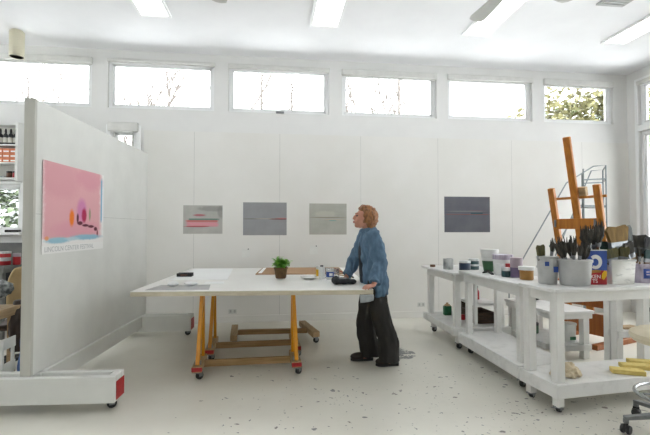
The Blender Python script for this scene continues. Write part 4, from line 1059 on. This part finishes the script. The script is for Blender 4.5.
# ------------------------------------------------------------------ the corner seen past the display wall
sh = thing('wall_shelf', 'white wall shelf unit left of the display wall above the low window', 'shelf', (-4.13, YB - .002, 0))
for z in (2.83, 2.545, 2.30, 2.09): MB().box(-.66, .63, -.20, 0, z - .02, z).build('shelf_board', M['white_wood'], sh, bevel=.002)
for x in (-.68, .63): MB().box(x, x + .035, -.21, 0, 2.04, 2.85).build('side_panel', M['white_wood'], sh, bevel=.002)
MB().box(-.645, .63, -.012, -.001, 2.07, 2.81).build('back_panel', M['bare_edge'], sh, smooth=0)
b0 = None
def bottle_small(label, group):
    t = thing('paint_bottle', label, 'bottle', (0, 0, 0), 0, group); t.scale = (.85, .85, 1)
    MB().lathe([(.034, 0), (.036, .006), (.036, .13), (.026, .15), (.014, .16), (.014, .17)], 18).build('body', M['dark'], t)
    MB().lathe([(.016, .17), (.016, .20), (.009, .225), (0, .225)], 14).build('cap', M['black'], t)
    MB().lathe([(.0365, .03), (.0365, .10)], 18).build('label_band', M['bare_edge'], t)
    return t
for k in range(5):
    loc = (-3.80 + k * .066, YB - .13, 2.5455)
    if k == 0: b0 = bottle_small('dark squeeze bottle in the row on top shelf of wall shelf unit', 'dark bottles on the top shelf'); b0.location = loc
    else: dup(b0, loc)
o0 = None
for r in range(3):
    for k in range(5):
        loc = (-3.90 + k * .092, YB - .14, 2.3005 + r * .064)
        if o0 is None:
            o0 = thing('tube_box', 'small orange paint tube box stacked on middle shelf', 'box', loc, 0, 'orange tube boxes on the middle shelf')
            MB().box(-.042, .042, -.05, .05, 0, .060).build('carton', M['orange_box'], o0, bevel=.002)
            MB().box(-.034, .034, -.0512, -.0502, .012, .030).build('white_label', M['paper'], o0, smooth=0)
        else: dup(o0, loc)
for k, (x, lab) in enumerate(((-3.54, 'small red paint pot at right end of lowest wall shelf'), (-3.62, 'small brown paint pot beside the red one on lowest wall shelf'))):
    jar('paint_pot', lab, 'jar', (x, YB - .12, 2.0905), .034, .075, M['red' if k == 0 else 'skinbrown'], M['black'], 1.0, .018)
jar('paint_dish', 'flat white dish on lowest wall shelf left of the brown pot', 'dish', (-3.71, YB - .12, 2.0905), .045, .022, M['mess'])
tag(MB().box(-.09, .09, -.035, .035, 0, .035).build('sill_block', M['black'], None, bevel=.008, loc=(-3.60, YB - .05, 1.3405)), 'black box lying on the low window sill left of the display wall', 'box')
ct = low_table('work_counter', 'dark grey worktable under the low window behind the display wall', (-4.9, 5.72, 0), 0, 1.55, .52, .92, .07)
for o in ct.children: o.data = o.data.copy(); o.data.materials[0] = M['grey_bench']
MB().box(0, 1.55, .50, .515, .921, 1.20).build('back_board', M['grey_bench'], ct, bevel=.003)
MB().box(.02, 1.53, .05, .48, .25, .834).build('under_panel', M['dark'], ct)
jar('paint_can', 'red can on the worktable under the low window', 'can', (-3.45, 5.92, .921), .07, .155, M['red'], M['mess'], 1.03, .02, band=(M['mess'], .35, .65))
jar('paint_can', 'smaller dull pink can right of the red can on worktable', 'can', (-3.33, 5.97, .921), .045, .11, M['red'], M['pinkgrey'], 1.03, .04)

ch = thing('office_chair', 'tan shell-backed chair standing behind the display wall edge', 'chair', (-2.50, 4.72, 0), .35)
b = MB(); n_ = 13; vs = []
for j in range(9):
    z = .46 + j * .068
    for i in range(n_):
        a = -1.1 + 2.2 * i / (n_ - 1); wv = .255 * (1 - .25 * max(0, (j - 5) / 3) ** 2)
        vs.append((wv * math.sin(a), .19 * math.cos(a) + .02 * j * .4, z - .02 * abs(math.sin(a)) * (j > 6)))
b.add(vs, [(j*n_+i, j*n_+i+1, (j+1)*n_+i+1, (j+1)*n_+i) for j in range(8) for i in range(n_-1)])
o = b.build('backrest', M['tan'], ch); md = o.modifiers.new('s', 'SOLIDIFY'); md.thickness = .03; md2 = o.modifiers.new('u', 'SUBSURF'); md2.levels = md2.render_levels = 1
MB().box(-.23, .23, -.25, .16, .40, .46).build('seat', M['brownleather'], ch, bevel=.03)
MB().tube([(0, -.03, .10), (0, -.03, .40)], .025, 12).build('column', M['black'], ch)
for k in range(5):
    a = 2*PI*k/5; c_, s_ = math.cos(a), math.sin(a)
    MB().bar((.02*c_, .02*s_ - .03, .10), (.27*c_, .27*s_ - .03, .065), .045, .03, (-s_, c_, 0)).build('leg', M['black'], ch, bevel=.004)
    MB().ell((.27*c_, .27*s_ - .03, .028), (.028, .028, .028), 12, 8).build('caster', M['rubber'], ch)
jk2 = thing('brown_jacket', 'dark brown jacket hanging over the tan chair side behind display wall', 'jacket', (-2.44, 4.44, 0))
b = MB(); b.loft([oval((0, 0, .22), .07, .11, wob=.08), oval((0.0, 0, .40), .075, .12, wob=.1, ph=1), oval((-.01, .02, .58), .065, .11, wob=.06), oval((-.02, .04, .70), .04, .08)])
b.remesh('cloth', M['brownleather'], .012, jk2, 3, fold(14, .02))
wt = low_table('side_table', 'low wooden side table carrying crumpled plastic left of the tan chair', (-2.81, 4.08, 0), 0, .36, .33, .66, .05)
for o in wt.children:
    for i in range(len(o.data.materials)): o.data.materials[i] = M['lumber2']
pw = thing('plastic_wrap', 'heap of crumpled clear and black plastic on the wooden side table', 'plastic', (-2.57, 4.26, .661))
b = MB()
for k in range(7): b.ell((random.uniform(-.12, .06), random.uniform(-.08, .08), random.uniform(.07, .2)), (random.uniform(.05, .08), random.uniform(.06, .08), random.uniform(.07, .1)), 14, 10)
b.v = [(x, y, max(.001, z)) for x, y, z in b.v]
b.remesh('wrap', M['plasticwrap'], .011, pw, 1, lambda c, nn: .03 * noise.noise(c * 13) + .012 * noise.noise(c * 40))
cr_ = thing('plastic_cart', 'white plastic utility cart with holes beside the display wall base', 'cart', (-2.48, 3.90, 0))
b = MB()
for z in (.40, .20): 
    b = MB(); b.box(-.20, .30, -.16, .0, z, z + .02); b.box(-.20, .30, -.17, -.16, z, z + .09); b.box(.30, .31, -.17, .0, z, z + .09); b.box(-.21, -.20, -.17, .0, z, z + .09); b.build('tray', M['whiteplastic'], cr_, bevel=.004)
for x in (-.19, .29):
    for y in (-.15, -.01): MB().tube([(x, y, .0), (x, y, .40)], .014, 10).build('post', M['whiteplastic'], cr_)
for x in (-.12, -.02, .08, .18): MB().lathe([(.0, -.002), (.016, -.002), (.016, 0), (0, 0)], 14, (x, -.1705, .445), Matrix.Rotation(PI/2, 3, 'X')).build('hole', M['black'], cr_)
mg = thing('magazine', 'magazine with dark cover picture lying on the white plastic cart', 'magazine', (-2.40, 3.81, .4205), .2)
MB().box(-.13, .13, -.06, .06, 0, .012).build('pages', M['paper'], mg, bevel=.001); MB().box(-.128, .128, -.058, .058, .0121, .0135).build('cover', M['pinkgrey'], mg, smooth=0)
MB().box(-.04, .09, -.04, .045, .0136, .0142).build('cover_picture', M['navy'], mg, smooth=0)
bb = thing('blue_bag', 'blue cloth bag standing against the back of the display wall end', 'bag', (-2.17, 4.12, 0))
b = MB(); b.loft([oval((0, 0, .0), .07, .09, wob=.04), oval((0, 0, .2), .085, .10, wob=.06), oval((0, 0, .42), .07, .09, wob=.08), oval((0, 0, .52), .03, .07, wob=.1)])
b.remesh('cloth', M['bluebag'], .012, bb, 2, fold(14, .015))

# ------------------------------------------------------------------ trees outside
def bare_tree(label, x, y, h, seed, spread=.5, lean=0, r0=.09, depth=3, conifer=False, z0=-.6):
    rnd = random.Random(seed)
    t = thing('bare_tree', label, 'tree', (x, y, z0))
    tk = MB(); br = MB()
    def grow(b, p, d, L_, r, lev):
        pts = [p]; n_ = 5; q = p.copy(); dd = d.copy()
        for i in range(n_):
            dd = (dd + Vector((rnd.uniform(-.16, .16), rnd.uniform(-.16, .16), .04))).normalized(); q = q + dd * (L_ / n_); pts.append(q.copy())
        b.tube(pts, [max(.022, r * 1.5 * (1 - .6 * i / n_)) for i in range(n_ + 1)], 5)
        if lev <= 0: return
        for k in range(4 if lev > 1 else 3):
            i = rnd.randint(1, n_); a = rnd.uniform(0, 2*PI)
            nd = (dd * .75 + Vector((math.cos(a) * spread, math.sin(a) * spread, .25))).normalized()
            grow(br, pts[i], nd, L_ * rnd.uniform(.45, .65), r * .5, lev - 1)
    if conifer:
        pts = [Vector((lean * k / 8, 0, h * k / 8)) for k in range(9)]
        tk.tube(pts, [r0 * 1.5 * (1 - .62 * k / 8) for k in range(9)], 6)
        for k in range(46):
            f = .35 + .63 * k / 46; a = rnd.uniform(0, 2*PI); L_ = (1 - f) * 1.6 + .12
            p = Vector((lean * f, 0, h * f)); d = Vector((math.cos(a), math.sin(a), rnd.uniform(-.25, .1)))
            br.tube([p, p + d * L_ * .5, p + d * L_ + Vector((0, 0, .1 * L_))], [.030, .026, .016], 4)
    else:
        grow(tk, Vector((0, 0, 0)), Vector((lean, 0, 1)).normalized(), h * .62, r0, depth)
    tk.build('trunk', M['bark'], t); br.build('branches', M['bark'], t)
    return t
bare_tree('bare winter tree with slanting branches outside the leftmost window', -8.6, 14.5, 9.0, 3, .75, .12, .08)
bare_tree('second bare tree with thin twigs outside the leftmost window', -7.0, 15.5, 8.2, 5, .7, .15, .06)
bare_tree('forked bare tree outside the second window', -2.85, 15.0, 9.6, 11, .45, .03, .10)
bare_tree('small bare tree left of the forked one outside the second window', -4.3, 16.0, 7.4, 12, .6, -.05, .06)
bare_tree('left spindly winter conifer outside the third window', -.41, 15.0, 7.7, 21, conifer=True, r0=.06)
bare_tree('right spindly winter conifer outside the third window', .66, 15.0, 7.5, 22, conifer=True, r0=.06)
bare_tree('curving bare tree between the third and fourth windows', 2.35, 15.0, 9.5, 27, .5, .03, .09)
bare_tree('spindly winter conifer outside the fourth window', 4.62, 15.0, 8.2, 31, conifer=True, r0=.07)
bare_tree('thin faint bare sapling outside the fourth window', 3.6, 16.0, 7.2, 33, .4, 0, .05)
def leafy(name, label, x, y, rx, ry, z0, z1, n_, size, m, seed, snow=0, lumps=9):
    rnd = random.Random(seed); t = thing(name, label, 'tree', (x, y, -.6))
    tk = MB(); tk.tube([(0, 0, 0), (.05, 0, z0 + .6 + (z1 - z0) * .3), (0, .05, z0 + .6 + (z1 - z0) * .8)], [.12, .09, .03], 8)
    cs = [(rnd.uniform(-.62, .62) * rx, rnd.uniform(-.6, .6) * ry, z0 + .6 + (z1 - z0) * rnd.uniform(.18, .82), rnd.uniform(.32, .5)) for _ in range(lumps)]
    for c in cs: tk.tube([(0, 0, max(.3, c[2] - .8)), (c[0] * .5, c[1] * .5, c[2] - .25), c[:3]], [.05, .03, .012], 6)
    tk.build('trunk', M['bark'], t)
    b = MB(); sn = MB()
    for k in range(n_):
        c = rnd.choice(cs); d = Vector((rnd.gauss(0, 1), rnd.gauss(0, 1), rnd.gauss(0, 1))).normalized() * rnd.uniform(.35, 1) ** .6
        p = Vector((c[0] + d.x * rx * c[3], c[1] + d.y * ry * c[3], c[2] + d.z * (z1 - z0) * .5 * c[3] * 1.1))
        dd = Vector((rnd.uniform(-1, 1), rnd.uniform(-1, 1), rnd.uniform(-.6, .6))).normalized(); up = Vector((rnd.uniform(-.5, .5), rnd.uniform(-.5, .5), 1)).normalized()
        leaf(sn if rnd.random() < snow else b, p, dd, up, size * rnd.uniform(.7, 1.3), size * .6)
    b.build('foliage', M[m], t)
    if snow: tag(sn.build('snow_cover', M['snow'], t), kind='stuff')
    return t
leafy('evergreen_tree', 'big olive evergreen tree filling the rightmost clerestory window', 12.4, 15.2, 3.2, 1.8, 2.8, 7.4, 9500, .25, 'bushleaf', 5, .12, 20)
leafy('evergreen_tree', 'pale green tree at the right side of the rightmost clerestory window', 13.9, 17.0, 2.4, 1.6, 2.8, 7.3, 3500, .25, 'bushleaf2', 6, .1, 10)
leafy('evergreen_tree', 'green tree seen through the tall window by the right corner', 11.5, 9.8, 2.4, 2.0, .3, 5.4, 6000, .24, 'bushleaf2', 8, .15, 16)
leafy('evergreen_tree', 'snow-dusted evergreen outside the low window behind the display wall', -7.3, 11.2, 1.9, 1.3, -.5, 3.4, 11000, .22, 'conifer', 9, .42, 30)
EXPOSURE = 0.41
SKY0, SKY1 = 3.5, 11.0

# ------------------------------------------------------------------ light, camera
w = bpy.data.worlds.new('overcast'); SC.world = w; w.use_nodes = True
nt = w.node_tree; bgn = nt.nodes['Background']
tcw = nt.nodes.new('ShaderNodeTexCoord'); sx = nt.nodes.new('ShaderNodeSeparateXYZ'); nt.links.new(tcw.outputs['Generated'], sx.inputs[0])
mr = nt.nodes.new('ShaderNodeMapRange'); mr.inputs[3].default_value = SKY0; mr.inputs[4].default_value = SKY1
nt.links.new(sx.outputs[2], mr.inputs[0]); nt.links.new(mr.outputs[0], bgn.inputs[1])      # overcast sky: brighter overhead
bgn.inputs[0].default_value = (.985, .982, 1.0, 1)
def portal(loc, rot, sx, sy):
    l = bpy.data.lights.new('window_portal', 'AREA'); l.shape = 'RECTANGLE'; l.size = sx; l.size_y = sy; l.cycles.is_portal = True
    o = bpy.data.objects.new('window_portal', l); COL.objects.link(o); o.location = loc; o.rotation_euler = rot
portal((.2, YB + .2, 3.5), (-PI/2, 0, 0), 13, .8)
portal((-4.1, YB + .2, 1.7), (-PI/2, 0, 0), 1.3, .8)
portal((XR + .2, 3.56, 2.1), (PI/2, 0, PI/2), 5.4, 3.5)
portal((-1.4, YF - .2, 1.65), (PI/2, 0, 0), 2.1, 1.4)
portal((XL - .2, -.6, 1.8), (PI/2, 0, -PI/2), 2.1, 1.7)
portal((XL - .2, 4.5, 2.2), (PI/2, 0, -PI/2), 2.5, 2.5)

cd = bpy.data.cameras.new('camera'); cam = bpy.data.objects.new('camera', cd); COL.objects.link(cam); SC.camera = cam
cd.sensor_width = 36; cd.lens = 420 / 650 * 36; cd.clip_end = 300
cam.location = (0, 0, 1.4)
cam.rotation_euler = (PI / 2 + math.atan(10.5 / 420), 0, -math.atan(52 / 420))
SC.view_settings.view_transform = 'Standard'; SC.view_settings.look = 'None'
SC.view_settings.gamma = 1.0; SC.view_settings.use_curve_mapping = False
SC.view_settings.exposure = EXPOSURE
SC.cycles.max_bounces = 10; SC.cycles.diffuse_bounces = 6; SC.cycles.transparent_max_bounces = 12
SC.cycles.sample_clamp_indirect = 6; SC.cycles.caustics_reflective = False; SC.cycles.caustics_refractive = False
